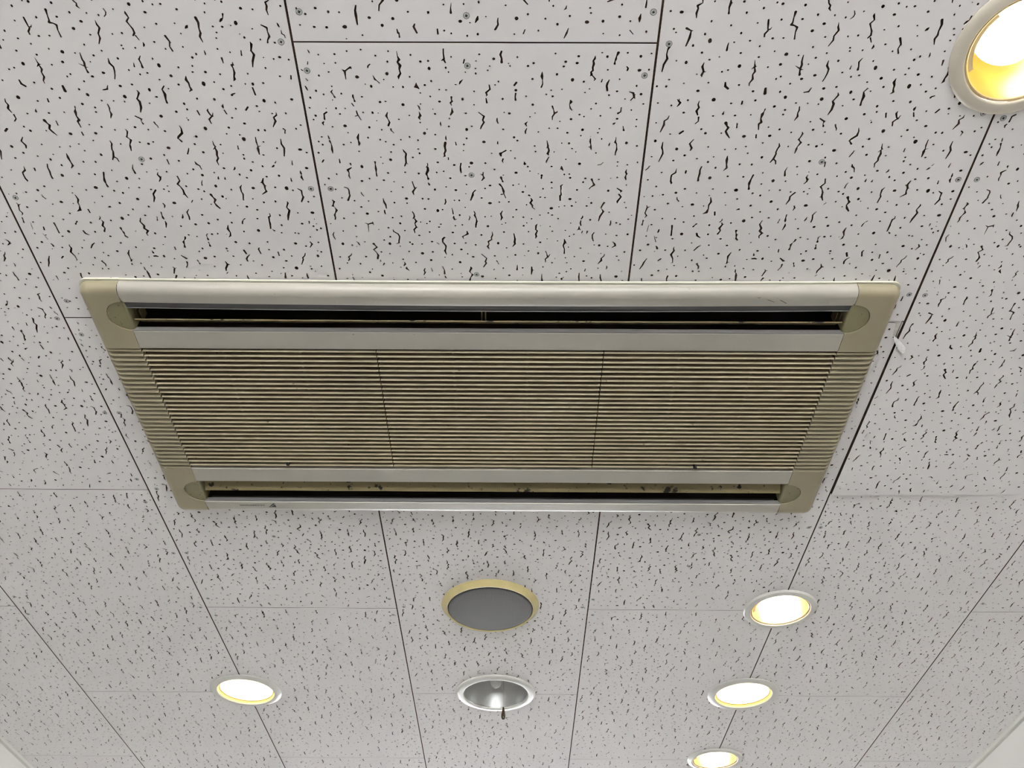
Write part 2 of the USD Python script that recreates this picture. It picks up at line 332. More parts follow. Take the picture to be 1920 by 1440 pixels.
        '2155,5603,12 2618,5557,23 2953,5581,8 2966,5608,13 3163,5732,27 1770,5715,16 1936,5759,13 2220,5718,18 2388,5753,13 2607,5774,17 1659,5809,22 3009,5852,19 2978,5854,6 2958,5966,17 '
        '3310,5972,14 3311,6104,11 3044,6090,19 1945,5968,13 2214,5941,15 2328,5964,20 2399,5936,14 2583,6025,25 2491,6134,16 2289,6191,20 2669,6223,16 3301,5102,29 3444,5079,13 '
        '3651,5131,15 3540,5174,17 3162,5307,16 3387,5316,20 3640,5446,13 3923,5408,17 3944,5482,11 3559,5576,15 3706,5659,19 3481,5718,18 3431,5810,13 3604,5824,13 3646,5888,30 '
        '3871,5754,18 3960,5757,18 4106,5512,12 4287,5509,14 4455,5679,14 4385,5732,15 3904,5930,14 4071,6023,16 4383,6043,24 4466,6089,15 3587,6126,14 3585,6185,17 3863,6128,15 '
        '4035,5332,24 4178,5359,12 275,6377,12 96,6496,13 228,6603,14 520,6704,21 638,6639,17 1013,6299,18 960,6460,26 1206,6435,17 1427,6442,16 1337,6244,16 75,6771,9 192,6759,15 '
        '294,6746,6 339,6737,16 428,6884,17 812,6705,12 1035,6640,13 1215,6698,14 1364,6657,29 1610,6707,17 1408,6802,14 1261,6906,11 1623,6913,19 1001,6747,9 947,6924,10 783,6899,24 '
        '644,6936,12 253,6989,17 380,7140,14 565,7144,15 834,7094,15 699,7199,15 1084,7252,18 1394,7213,16 1573,7174,28 1682,7116,16 235,7247,14 179,7449,13 700,7410,25 1091,7415,18 '
        '576,7497,15 1291,7495,18 334,7477,11 872,7571,12 1700,7400,9 1754,7560,11 224,7605,20 2140,6278,16 1686,6377,12 2170,6401,11 2323,6361,8 2449,6396,15 2834,6357,17 2732,6426,14 '
        '2938,6448,21 3115,6407,13 3268,6338,18 1855,6503,25 2031,6509,14 1701,6555,12 1835,6658,10 1985,6654,15 2144,6684,14 2395,6627,11 2330,6678,15 2391,6714,13 2661,6629,16 '
        '2822,6675,16 2896,6712,17 3082,6624,23 3291,6681,15 1725,6743,18 1902,6845,24 2024,6972,17 1780,7019,15 1927,7121,16 2413,6908,27 2826,6841,15 2942,6927,11 3138,6796,21 '
        '3180,6832,10 3319,6949,11 3450,6966,20 3187,7071,15 3560,7171,15 2764,7110,18 2320,7141,11 2399,7308,15 2625,7276,21 2822,7255,21 2972,7190,17 3166,7244,17 3310,7400,16 '
        '3531,7380,25 1979,7438,19 2109,7501,15 2472,7465,15 2588,7492,13 2823,7448,18 2912,7438,14 3039,7450,7 3145,7592,22 3622,7585,14 3691,6237,14 3814,6304,16 4423,6329,21 3640,6367,19 '
        '3465,6435,17 3556,6488,16 3838,6469,16 4015,6452,19 3609,6655,24 3923,6641,15 4083,6656,30 4167,6688,14 4434,6661,22 4452,6790,15 4355,6878,16 3565,6832,12 3712,6892,17 '
        '3881,6875,16 3589,7019,17 3900,7111,16 4169,7068,13 4382,7064,27 3893,7284,18 4199,7257,19 4360,7300,16 4402,7364,16 4464,7337,17 3868,7419,14 4068,7421,14 4117,7430,14 '
        '4280,7492,13 4393,7177,8 4410,7256,8 116,7710,18 336,7728,9 494,7704,15 699,7815,10 795,7707,15 1135,7610,15 1088,7796,13 1142,7852,16 1307,7767,20 1408,7615,17 1613,7693,16 '
        '1756,7875,12 922,7893,17 850,8026,14 968,8100,15 1062,8102,15 566,8065,11 667,7993,12 439,8093,17 349,8182,21 727,8194,21 1234,8040,13 1291,8222,12 1428,8262,20 1561,8244,14 '
        '1596,7996,14 1739,8043,13 1795,8208,20 1040,8276,16 359,8311,12 125,8321,9 56,7986,15 1884,7711,19 2041,7644,10 1991,7857,22 2136,7904,13 1892,8068,13 2614,7711,18 2551,7765,15 '
        '2613,7890,27 2760,7861,19 2979,7708,17 2984,7754,13 3049,7853,17 3347,7613,17 3616,7729,15 3653,7870,22 3336,7943,12 3123,8016,14 3451,8017,16 2715,8048,14 3009,8228,14 '
        '2561,8223,16 2385,8225,12 2190,8267,12 3324,8177,15 3517,8241,15 3581,8138,12 2350,8278,14 2453,8123,8 4039,7612,24 4188,7660,16 4385,7589,15 3842,7728,19 3938,7844,14 3839,7938,19 '
        '3971,8072,31 3776,8067,15 4348,7746,10 4402,7765,16 4338,7840,24 4361,8035,14 4194,8040,12 4201,8086,17 4252,8136,10 4435,8220,18 3713,8176,9 3873,8224,16 4034,8259,10 4360,8348,18 '
        '4390,8960,16 503,8458,13 638,8550,25 718,8485,17 949,8489,22 1243,8437,18 1382,8465,17 1510,8449,13 1054,8604,12 1348,8587,23 1630,8556,14 1909,8639,12 2152,8632,13 2226,8470,17 '
        '2334,8608,16 122,8688,12 220,8757,16 352,8686,18 635,8734,13 504,8729,18 993,8799,20 1142,8891,20 1280,8809,20 1473,8727,13 1717,8733,17 2102,8840,22 2417,8782,10 2220,8856,10 '
        '303,8913,17 456,8918,18 133,8889,12 680,8912,26 885,9014,13 680,9059,9 1900,8953,13 1986,8989,13 2182,9017,13 2313,8997,17 2526,8937,12 2659,8646,12 2791,8803,24 2929,8751,16 '
        '2685,8445,14 2667,8390,12 2832,8335,12 3034,8571,14 3143,8805,14 3074,8382,13 3233,8651,13 3292,8872,17 3439,8771,14 3283,8423,10 3427,8403,27 3652,8844,24 3694,8734,13 '
        '2765,8995,11 3060,8950,13 3680,8674,13 546,3835,23 729,3857,17 975,3812,18 1038,3938,12 1161,3829,8 1352,3941,14 1473,3794,14 1591,3950,26 329,3942,8 329,3989,13 241,3853,7 '
        '143,3917,10 494,3954,18 3605,3778,18 3836,3794,12 3311,3859,16 3445,3883,16 4196,3867,16 3998,3936,16 4345,3921,18 3579,8433,18 3958,8324,10 4205,8548,18 4062,8633,14 4046,8777,19 '
        '3848,8833,19 3862,8984,11 4181,8831,13 4065,9004,13 4227,8449,8 2494,3927,15 4401,5313,19 311,8496,12')
WORMS = ('174,101,7 184,128,18 189,145,7;149,251,10 141,286,14;46,354,9 57,365,17 69,372,9;84,478,9 106,503,14;62,582,16 74,613,23 83,639,9;'
         '569,357,9 600,379,34 600,441,17 601,483,12|600,379,21 647,343,20 679,326,29 686,339,17;931,283,15 905,307,19 900,329,17;952,430,5 973,484,26 995,502,12 1026,533,14;'
         '1288,116,7 1292,176,12 1308,223,34 1284,254,22 1314,301,39 1299,350,19 1311,403,24 1281,447,31 1280,478,9;1501,531,9 1497,581,43 1473,590,12|1500,576,43 1529,608,16;'
         '405,629,9 383,656,21 407,699,12 422,731,26;662,698,19 659,721,26 668,758,14 674,786,26;631,816,16 653,851,16;679,922,16 683,955,21 693,984,18 724,1050,12|693,984,14 655,998,14;'
         '283,940,23 244,966,23 242,1004,21 239,1043,25;221,1081,21 206,1096,27 214,1130,11;1087,939,11 1068,992,32 1085,1039,11 1103,1083,23 1080,1131,27;'
         '1875,84,17 1873,148,20 1878,208,25 1847,234,13|1873,221,30 1892,260,17;2134,220,19 2120,266,17;2103,482,5 2071,516,26 2057,543,14;2001,550,15 2026,554,7;'
         '2605,112,23 2589,154,28 2606,206,24 2605,253,35;2442,559,19 2451,614,22 2399,659,26 2411,692,21 2397,713,5;2397,740,16 2406,798,24;2792,522,29 2766,558,28;2786,626,40;'
         '2784,669,24 2778,713,16 2783,759,30;3121,378,10 3120,436,39 3128,485,10 3132,539,17 3115,584,21;1945,721,26 1943,758,17 1951,781,26 1928,800,21 1943,842,7;'
         '1942,870,7 1948,931,35 1922,974,21;1492,834,7 1512,862,21 1522,903,9;1507,928,7 1520,985,35 1500,1014,32 1513,1045,9;1781,1070,5 1781,1104,20 1786,1131,9;'
         '2296,937,14 2335,968,16 2365,991,27 2346,1049,21 2363,1078,25 2331,1131,23 2316,1170,18;2539,1019,14 2537,1053,21 2550,1091,16;2941,1066,7 2915,1098,27 2933,1133,11;'
         '3784,167,8 3782,202,27 3763,228,22 3773,271,32 3762,315,24 3768,358,25 3743,376,20 3754,411,31 3738,429,12|3759,420,17 3782,442,14 3805,469,21 3790,493,10;'
         '4071,124,37 4052,171,15 4047,205,27 4037,240,13 4036,268,29;4195,304,15 4212,326,20 4204,353,22;3895,473,12 3887,507,17;3984,482,14 3964,527,27 3958,563,28 3971,622,31;'
         '4260,642,9 4311,657,26 4324,698,29 4336,730,16|4322,716,19 4287,758,17|4323,689,17 4341,680,7;3502,761,17 3509,784,38 3491,822,10 3504,873,21 3528,901,12;'
         '3267,846,23 3286,898,12 3296,945,26 3331,930,18 3335,907,5|3297,954,23 3272,992,21 3273,1040,9;4174,861,16 4171,922,16 4138,941,30;4114,1075,9 4093,1093,30;'
         '132,1651,20 117,1672,26 102,1696,7;249,1282,11 255,1311,22 259,1334,13;259,1361,27 273,1406,11 276,1451,24 272,1497,33 274,1548,11;'
         '668,1250,9 647,1310,36 650,1354,15 658,1394,36 651,1420,22;351,1638,15 352,1692,22;494,1707,28 500,1733,11;499,1770,15 443,1807,32 458,1854,13 449,1902,19 461,1940,11;'
         '1110,1180,23 1112,1204,18 1146,1238,7;839,1679,28 839,1721,11 840,1784,33 838,1837,17 840,1900,22;'
         '1243,1483,7 1256,1513,22 1282,1549,26 1271,1605,28 1270,1688,24 1245,1740,17|1272,1693,17 1294,1711,7;355,2083,13 403,2102,17 417,2135,21 414,2195,23 420,2217,23 382,2301,29;'
         '584,2167,11 594,2200,15 615,2228,11;1329,1989,15 1342,2049,17 1360,2103,27 1387,2083,9|1360,2103,23 1324,2153,30 1335,2202,13;'
         '156,2297,13 176,2324,33 160,2364,17 150,2398,27 130,2403,8|150,2398,19 171,2423,8 193,2470,33 167,2516,14 151,2556,29 157,2597,21 148,2629,18;'
         '888,2265,8 895,2327,29 915,2371,29 918,2436,14;1843,1275,7 1841,1315,23 1844,1344,9;1830,1380,36 1818,1440,33 1828,1501,29 1807,1547,24 1812,1582,28 1791,1601,7;'
         '1859,1608,17 1858,1639,17;1969,1371,13 1976,1414,16;2030,1695,20 2019,1747,19 2021,1810,28 2026,1842,13;'
         '1565,1697,13 1566,1728,15 1545,1760,13|1564,1760,28 1565,1807,37 1538,1865,32 1553,1908,13 1560,1945,34;1556,2010,17 1568,2039,28;2542,1357,11 2542,1392,22;'
         '2933,1165,13 2916,1207,23 2918,1239,16;2653,1495,22 2600,1528,18 2577,1543,40 2586,1579,22;2613,1625,22 2603,1656,17 2615,1687,7;2907,1665,7 2915,1704,37;'
         '3211,1344,9 3227,1424,27 3210,1462,7|3228,1434,20 3243,1495,27 3226,1540,33 3241,1566,9;3242,1592,13 3214,1654,22 3209,1685,9;'
         '2335,1835,13 2328,1883,24 2298,1864,9|2331,1883,13 2342,1926,30 2312,1967,15;2583,1916,37 2596,1957,15 2607,1984,26;'
         '2563,2027,30 2595,2070,19 2616,2136,34 2621,2180,15|2618,2185,13 2583,2194,21|2623,2185,15 2647,2251,11;3153,1879,32 3151,1903,17 3149,1927,24;2928,2042,9 2926,2072,11;'
         '2214,2127,21 2181,2165,19 2177,2204,34 2144,2293,17;1781,2278,19 1786,2322,23 1769,2362,17;2980,2205,29 2999,2219,10;'
         '3009,2255,13 3024,2289,29 3001,2333,29 3031,2376,27 3031,2409,15 3065,2438,14;4221,1128,12 4229,1162,12 4236,1187,27;'
         '3799,1311,13 3799,1356,27 3809,1401,13 3811,1442,31 3821,1477,13|3805,1437,18 3773,1440,5;'
         '4142,1290,9 4143,1325,13 4137,1365,31 4158,1390,16 4163,1435,13 4167,1470,25 4156,1511,20 4154,1552,15|4133,1560,7 4165,1558,9;4067,1370,7 4060,1395,20 4055,1418,13;'
         '3998,1673,11 3975,1702,11 3929,1713,13;4333,1779,7 4323,1821,26 4340,1853,24 4331,1874,13 4326,1906,28 4339,1943,17;4523,1783,4 4491,1787,6 4474,1802,15;'
         '3424,1736,13 3428,1770,37 3448,1799,13|3423,1773,19 3405,1785,9;3857,1940,30 3876,1983,15 3898,2032,34 3855,2064,15 3832,2094,17;'
         '3453,2028,13 3427,2050,23 3432,2094,19 3431,2137,13 3439,2192,23 3423,2214,30 3428,2287,25;4225,2084,15 4291,2128,28 4279,2155,6;4262,2183,25 4295,2227,23 4251,2299,32 4250,2333,10;'
         '888,2467,19 887,2501,25 895,2533,16;582,2690,8 619,2711,20 690,2689,25 702,2719,8|693,2669,10 688,2689,14|620,2717,16 619,2781,12 615,2847,6;'
         '97,2853,10 75,2903,18 88,2951,16 101,2987,8;978,2803,10 984,2839,20 1045,2880,22 1065,2928,22 1048,3006,22 1044,3043,22 1003,3059,8;'
         '1290,2490,16 1311,2533,19 1312,2579,25 1290,2608,14|1310,2603,14 1335,2655,33 1310,2696,14 1327,2760,26 1289,2802,24 1297,2859,14|1327,2760,14 1349,2766,8;'
         '408,3018,6 434,3046,18 445,3076,20 451,3092,6;662,3061,38 679,3087,18 705,3124,24 650,3167,18 689,3223,14 709,3272,30 692,3335,31;734,3364,16 731,3398,10;784,3423,22 765,3461,12;'
         '310,3241,8 293,3275,18 254,3306,22 264,3344,22 244,3375,22;1097,3400,10 1104,3440,29 1081,3468,16;1120,3491,10 1117,3523,35 1155,3565,8;265,3696,15 278,3735,15 288,3785,10;'
         '1400,3521,18 1381,3560,19 1399,3595,21 1373,3644,14;1496,3508,8 1512,3572,12;1617,3040,12 1643,3064,12;1867,2426,8 1877,2473,15 1881,2525,21;'
         '1887,2563,14 1888,2594,29 1897,2623,23 1928,2615,8|1886,2588,16 1866,2585,6;2115,2558,8 2124,2585,16 2108,2628,14;'
         '2186,2481,15 2202,2518,17 2192,2546,27 2216,2604,14 2221,2656,27 2208,2709,25 2204,2759,18|2225,2653,14 2241,2648,8;2597,2472,14 2571,2521,21 2591,2585,27 2577,2625,14;'
         '2071,2827,14 2080,2875,34 2034,2905,16 2003,2923,20 2017,2965,8;2441,2834,8 2451,2885,20 2430,2939,22 2434,2975,20 2384,3011,26 2393,3060,16 2372,3099,26 2394,3143,14;'
         '2765,2865,14 2782,2961,26 2776,3022,34 2783,3052,34 2746,3105,10|2787,2961,10 2805,2963,6;3109,2692,8 3091,2724,29 3087,2792,22 3112,2816,20 3089,2876,28 3099,2911,28 3087,2954,8;'
         '1729,2942,28 1703,2967,30 1700,3021,22 1746,3094,26 1738,3149,20 1726,3184,32 1745,3254,10;2278,3245,14 2352,3320,16 2331,3383,24 2345,3414,24 2303,3484,20;'
         '2504,3369,22 2519,3394,8 2534,3430,12;3246,3184,12 3262,3228,10 3279,3296,26 3313,3240,8|3279,3296,26 3245,3328,20 3250,3388,12;2820,3446,10 2818,3507,20 2815,3535,27;'
         '3040,3480,18 3044,3542,31 3037,3622,14|3051,3538,12 3071,3542,6;2104,3483,14 2113,3511,35 2085,3575,23 2104,3608,6 2129,3637,31 2096,3692,14 2087,3731,27 2072,3791,10;'
         '3199,3615,10 3199,3699,19 3205,3751,25 3206,3788,17|3180,3769,6 3224,3745,8;1672,3482,12 1696,3545,16 1698,3591,27 1697,3623,31;1700,3662,14 1708,3692,25 1726,3705,10;'
         '4060,2325,29 4039,2367,23 4023,2412,17|4028,2418,6 4061,2474,27 4019,2555,29 4003,2636,14;3766,2547,10 3766,2573,23 3750,2600,21;3745,2634,18 3740,2678,22 3750,2716,18;'
         '3724,2736,14 3726,2777,28 3703,2801,8|3731,2777,16 3747,2795,8;3777,2819,16 3769,2848,12;3849,2818,22 3844,2860,10;3951,2841,16 3930,2883,20 3933,2937,22 3952,2994,14;'
         '4181,2632,14 4184,2675,20 4177,2710,20;3516,2960,10 3530,3018,38 3508,3072,22 3509,3097,20 3526,3140,16 3529,3226,20|3535,3024,20 3556,3039,8;'
         '4239,3004,8 4274,3038,26 4287,3075,28 4240,3111,14|4285,3050,16 4298,3056,6;4140,3235,8 4128,3273,16 4095,3310,22 4096,3354,34 4052,3418,12;4186,3455,12 4193,3487,20 4182,3515,10;'
         '3865,3514,12 3857,3557,18;3775,3594,14 3773,3670,27 3780,3735,21 3779,3781,29;4103,3622,14 4105,3681,27 4122,3733,21 4125,3779,27;'
         '476,4026,18 482,4061,10 423,4093,29 436,4124,21 423,4180,29 432,4240,11;812,4025,13 818,4060,34 807,4111,24 811,4155,18 814,4183,29|826,4060,13 842,4060,5;'
         '330,4366,31 392,4395,16 384,4477,35 354,4586,17|392,4395,21 410,4396,8;1313,4261,24 1318,4302,28 1328,4375,18 1358,4375,16 1372,4346,5|1333,4391,25 1301,4433,25 1304,4466,20;'
         '878,4546,12 872,4584,20 872,4639,28;148,4599,33 133,4637,18 128,4697,17 143,4749,30 107,4827,27 97,4919,15;'
         '614,4800,12 600,4851,30 626,4912,25 606,4961,29 615,4987,7|632,4921,20 655,4919,7;'
         '1249,4762,7 1257,4814,15 1266,4849,30 1231,4881,7|1266,4866,20 1280,4914,29 1258,4954,19 1270,5016,29 1238,5070,17 1242,5102,14|1275,4849,13 1294,4849,5;'
         '1980,4021,19 1994,4060,18 2022,4088,19 2014,4119,26 2038,4149,10;2326,4150,13 2342,4190,16 2332,4222,16 2303,4246,10;'
         '2577,4177,6 2578,4205,29 2600,4257,18 2560,4302,24 2586,4355,16 2607,4396,25 2613,4445,28 2586,4477,21|2615,4478,20 2643,4532,12;'
         '1619,4164,35 1614,4228,16 1613,4293,23 1602,4317,33 1646,4329,16 1682,4351,29 1674,4415,16 1683,4494,23;2175,4289,6 2180,4340,24 2200,4385,26 2160,4455,20 2165,4509,25 2125,4584,12;'
         '2681,4561,8 2686,4591,28 2676,4612,17;2983,4481,30 3017,4552,21 3000,4615,17 3022,4670,23|3017,4552,23 3027,4569,10;'
         '1845,4695,10 1842,4734,18 1842,4786,25 1854,4820,29 1846,4873,29 1848,4917,20 1856,4952,34|1847,4877,22 1778,4838,7|1853,4886,14 1887,4888,5;'
         '2177,4769,10 2173,4832,29 2207,4880,25 2204,4933,22 2190,4995,17 2172,5040,15;2595,4733,8 2563,4783,23 2577,4844,19 2578,4883,34;2482,4827,8 2476,4875,20;3461,4017,16 3468,4047,13;'
         '3261,4385,16 3280,4367,36 3294,4351,16;3419,4255,36 3437,4311,32 3427,4393,20 3433,4442,29 3412,4488,28 3430,4557,12;3762,4209,23 3752,4258,11 3727,4278,32 3707,4301,19;'
         '3420,4664,10 3424,4694,22 3422,4718,13;3617,4762,28 3622,4823,15;3741,4814,8 3741,4849,25 3720,4849,25 3732,4892,17 3736,4950,30 3719,4998,22 3719,5034,34 3700,5064,7;'
         '4358,4042,10 4308,4069,21 4319,4113,27 4306,4160,24 4316,4220,10;4203,4342,16 4266,4375,25 4265,4420,13 4277,4482,28 4247,4528,17 4240,4561,22;'
         '4404,4319,10 4412,4341,25 4420,4363,16;4436,4407,10 4437,4448,17 4466,4469,15 4473,4504,8;'
         '4021,4550,7 4032,4583,33 4010,4664,20 4037,4715,30 4001,4801,29 3985,4878,12|4009,4668,17 3993,4666,7;3884,4664,13 3877,4724,20;4451,4989,19 4445,5033,22;'
         '929,5062,22 936,5112,34 977,5143,31;1462,5141,34 1468,5205,48;1196,5318,21 1195,5356,26;344,5292,10 369,5320,26 390,5340,30 376,5366,26 354,5394,10|369,5287,10 372,5320,16;'
         '635,5317,12 625,5365,19 644,5407,26 619,5454,32 643,5511,18;660,5544,25 666,5602,18 631,5636,16;982,5462,9 975,5496,30;266,5527,9 254,5570,18 213,5599,21 216,5652,30 180,5759,14;'
         '1517,5423,18 1509,5460,11 1495,5498,42 1487,5560,19 1505,5613,35 1475,5637,27 1490,5719,16;1036,5624,46 1059,5668,21 1081,5692,32 1055,5746,27 1081,5790,29 1122,5842,13;'
         '1188,5633,18 1192,5691,20;1474,5795,20 1480,5837,23;483,5748,30 443,5782,29;642,5871,13 600,5931,22 636,5996,29 624,6034,18;'
         '233,5912,14 230,5992,27 247,6038,20 254,6084,27 213,6210,13;1146,6116,11 1148,6182,40 1157,6250,20 1168,6302,31 1130,6346,9;2048,5130,12 2028,5180,24 1970,5191,17;'
         '2410,5192,7 2424,5229,26 2392,5284,19 2373,5312,23 2396,5349,35 2391,5429,33 2362,5501,14;2777,5135,19 2739,5182,17 2758,5246,41 2748,5315,23 2751,5364,31;'
         '1959,5390,17 1967,5440,23 1957,5482,16 1966,5530,30 1938,5585,11;2273,5557,19 2339,5597,23 2330,5634,9 2344,5667,27|2339,5597,18 2354,5597,7;'
         '2499,5643,21 2509,5672,18 2529,5701,16 2530,5725,12;3121,5478,23 3136,5535,21;2821,5688,9 2837,5738,21 2831,5802,34 2766,5857,31 2751,5882,22|2755,5882,14 2790,5926,29;'
         '2082,5751,9 2096,5781,23 2074,5840,18 2061,5862,27 2086,5889,14 2104,5909,32 2070,5975,14 2066,6005,31 2057,6071,13;'
         '1812,5921,11 1825,5966,24 1809,6001,22 1796,6057,22 1804,6082,24 1784,6159,31 1754,6211,17|1790,6164,22 1823,6190,20 1833,6236,18;2858,6029,13 2847,6062,20 2819,6119,18;'
         '3212,5920,9 3216,5975,20 3230,6005,20 3192,6046,9|3222,6025,20 3233,6076,33 3220,6137,29 3228,6178,26 3197,6225,22 3207,6284,13|3234,6003,13 3250,6007,5;'
         '3099,5001,12 3089,5050,38 3110,5095,27 3109,5144,22 3122,5182,31 3088,5210,9;3631,5256,31 3643,5243,21 3674,5232,16;3923,5155,22 3939,5249,26;3802,5423,26 3769,5464,25;'
         '3483,5384,9 3472,5415,35 3475,5443,9;3480,5467,18 3499,5519,21;3268,5449,9 3256,5477,26 3278,5534,23 3303,5558,21 3320,5505,9|3287,5563,23 3247,5601,25 3260,5657,18;'
         '4161,5497,9 4159,5535,21 4114,5569,19 4130,5622,32 4081,5706,11;4210,5731,20 4234,5752,18 4221,5799,11;'
         '3810,5862,14 3807,5942,23 3815,5992,14 3808,6038,40 3808,6119,15|3818,6002,14 3855,5990,5;4147,5886,13 4143,5961,25 4170,6021,27 4160,6082,25 4146,6144,15;3540,5989,13 3538,6039,20;'
         '94,6277,13 73,6317,17 48,6338,15;474,6315,7 471,6379,26 420,6416,22 416,6453,24 420,6517,28 433,6544,30 430,6563,9;611,6352,28 609,6383,24;'
         '818,6283,17 803,6335,22 808,6393,30 800,6462,24 804,6505,32;1560,6411,24 1541,6480,22 1529,6545,39 1532,6588,19 1541,6637,34;544,6776,11 549,6812,19 578,6845,19;'
         '1025,6779,13 1043,6854,31 1018,6910,23 1023,6967,17 1009,7029,42 956,7058,10;127,6917,10 141,6954,19 177,6937,6|137,6960,25 124,7017,15 117,7045,17 145,7091,21 122,7131,6;'
         '105,7172,21 102,7213,14 97,7253,23;196,7253,7 187,7318,9 181,7377,7;1462,6976,33 1435,6985,12;1126,7025,25 1134,7075,25;'
         '1253,7143,12 1255,7166,17 1231,7198,16|1257,7207,14 1273,7242,25 1240,7306,33 1262,7348,20 1233,7407,30|1273,7239,14 1292,7236,6;538,7263,29 545,7328,22 548,7434,26;'
         '890,7232,25 870,7255,14 852,7279,27;356,7334,20 351,7370,26 343,7388,14;298,7445,7 318,7508,10 336,7556,9;921,7397,24 936,7442,32 982,7474,14;'
         '1495,7346,35 1499,7388,10 1515,7423,32 1517,7465,14 1520,7489,30 1544,7513,26;2511,6207,22 2518,6275,17;2889,6234,9 2899,6271,31 2937,6299,20 2952,6359,11;'
         '2006,6288,9 1988,6351,19 2001,6419,32;2324,6404,7 2308,6445,22 2333,6482,32 2330,6514,24 2301,6552,13|2338,6474,11 2359,6474,6;'
         '2580,6470,21 2594,6540,22 2547,6594,28 2577,6637,15 2600,6692,28 2602,6752,32 2633,6819,13|2603,6756,17 2575,6769,8;2914,6530,9 2897,6571,15 2891,6614,17;3155,6473,15 3150,6505,26;'
         '3247,6478,7 3243,6510,26;2208,6694,26 2153,6760,25 2156,6815,29 2125,6888,15;2249,6916,17 2264,6950,23 2249,6989,12;2693,6858,11 2681,6874,15 2664,6900,8;'
         '2978,6767,42 2998,6811,19 3022,6847,36 2994,6901,17 3018,6952,35 3053,6997,23;2176,7069,21 2173,7121,15 2177,7165,35 2184,7196,6;2191,7220,10 2195,7260,29 2173,7333,12;'
         '2091,7145,14 2088,7174,10 2079,7208,19;2480,7106,12 2471,7149,27 2459,7168,19;2592,7014,10 2553,7068,23 2565,7137,25 2559,7189,23;'
         '1844,7169,14 1818,7233,21 1857,7303,33 1843,7351,33 1886,7392,33 1851,7440,20 1859,7476,16|1891,7392,16 1908,7394,6;3376,7171,17 3344,7196,10 3328,7226,23 3318,7264,18;'
         '3099,7289,14 3082,7356,35 3105,7421,18 3094,7472,26 3067,7499,10;2760,7441,12 2736,7465,16 2737,7507,10 2743,7543,34;3424,6321,17 3418,6344,24 3398,6363,13;4018,6222,7 3998,6253,13;'
         '3980,6284,13 3963,6302,28 3939,6321,7;4241,6215,9 4235,6252,15 4234,6278,18;4326,6377,13 4330,6409,28 4332,6441,7 4327,6478,34 4343,6521,11;4173,6490,11 4176,6538,24;'
         '3783,6497,17 3758,6561,32 3778,6610,28 3776,6675,21 3787,6708,30 3718,6758,11|3785,6615,19 3806,6615,6|3749,6565,19 3726,6565,7;'
         '4239,6662,13 4288,6695,26 4287,6772,19 4297,6800,30 4258,6878,21;4047,6876,10 4056,6901,25 4024,6975,17 4055,7026,31 4020,7124,35 4005,7193,17;'
         '3456,6603,8 3427,6644,26 3427,6721,19 3442,6754,25 3425,6854,19;3756,7085,12 3759,7125,19 3731,7142,25 3727,7206,21 3728,7247,31 3720,7341,22 3708,7349,8|3739,7353,6 3768,7382,26;'
         '4309,7215,21 4306,7250,14;348,7635,16 359,7641,20 371,7677,32;445,7869,26 411,7903,20;620,7649,12 615,7676,18 629,7715,28 593,7787,32 628,7862,18 636,7935,14 610,7950,5;'
         '1014,7615,12 970,7650,24 929,7709,20;236,7862,12 197,7940,26 186,7984,26 149,8061,16;1023,7942,8 1007,7958,26 1044,8011,24 1042,8050,16;'
         '1492,7745,12 1459,7814,32 1460,7883,14 1467,7939,26 1455,7958,14|1475,7927,12 1499,7923,6;1453,8015,26 1455,7990,10;1620,8069,18 1625,8117,23;1639,8130,14 1650,8188,39 1657,8279,27;'
         '197,8248,21 204,8320,12;596,8194,25 585,8246,23 595,8322,15;2409,7503,28 2401,7533,24 2378,7560,8 2358,7594,34 2361,7636,16 2355,7685,34;2735,7598,22 2740,7622,8 2742,7665,34;'
         '1835,7750,6 1845,7793,32;1836,7858,26 1866,7853,32 1896,7862,22;2199,7686,20 2202,7732,20;2258,7847,20 2315,7897,36|2336,7899,14 2320,7898,20;2311,7966,30 2307,8017,16 2273,8072,14;'
         '2481,7934,24 2493,7972,8 2501,7997,28;2900,7948,10 2919,8001,31 2958,8014,10|2922,8014,31 2879,8084,27 2875,8129,14;2889,8162,16 2869,8184,10;3234,7742,30 3256,7804,28;'
         '3302,7823,10 3258,7867,24 3239,7904,28 3246,7942,26;3475,7692,14 3459,7723,26 3478,7799,24;2065,8057,8 2087,8089,18 2116,8080,6|2080,8102,27 2051,8186,18;2076,8231,35 2047,8290,8;'
         '3178,8216,10 3181,8264,27;4261,7578,14 4286,7620,28 4247,7682,12;3744,7771,22 3750,7839,18;4153,7791,14 4138,7837,18 4099,7875,22 4105,7906,24 4064,8001,12;'
         '3780,8163,16 3771,8228,27 3766,8261,35;4110,8177,14 4113,8233,29 4118,8265,31;4353,8577,13 4354,8610,21 4351,8665,23;4301,8741,8 4292,8796,38 4293,8837,17;'
         '848,8654,18 833,8711,26 834,8760,37 838,8881,21;1206,8510,16 1181,8593,29 1132,8646,18 1121,8713,16;1758,8530,13 1798,8515,18 1842,8556,21;2003,8617,6 1993,8680,13 1993,8737,31;'
         '2286,8857,10 2310,8815,39 2318,8783,21;1319,8941,16 1326,8984,26 1339,8984,16 1341,9038,19;1541,8875,18 1526,8907,29 1560,8982,24;1817,8936,18 1820,8994,24;'
         '2579,8438,15 2493,8478,15 2478,8517,23 2495,8579,16;2851,8537,31 2871,8576,25 2923,8633,16;3179,8234,10 3195,8333,31 3174,8364,8|3206,8395,21 3199,8472,25 3174,8542,21 3184,8596,16;'
         '3394,8649,10 3387,8681,21 3367,8697,8;2565,8799,12 2560,8839,20 2565,8879,24 2532,8935,28;2895,8940,14 2875,8989,16;3428,8924,12 3408,8984,24 3382,9041,12;'
         '1150,3890,37 1168,3940,13 1174,3999,26 1153,4029,11;3887,8598,17 3959,8571,25;4187,8943,14 4231,8991,11')

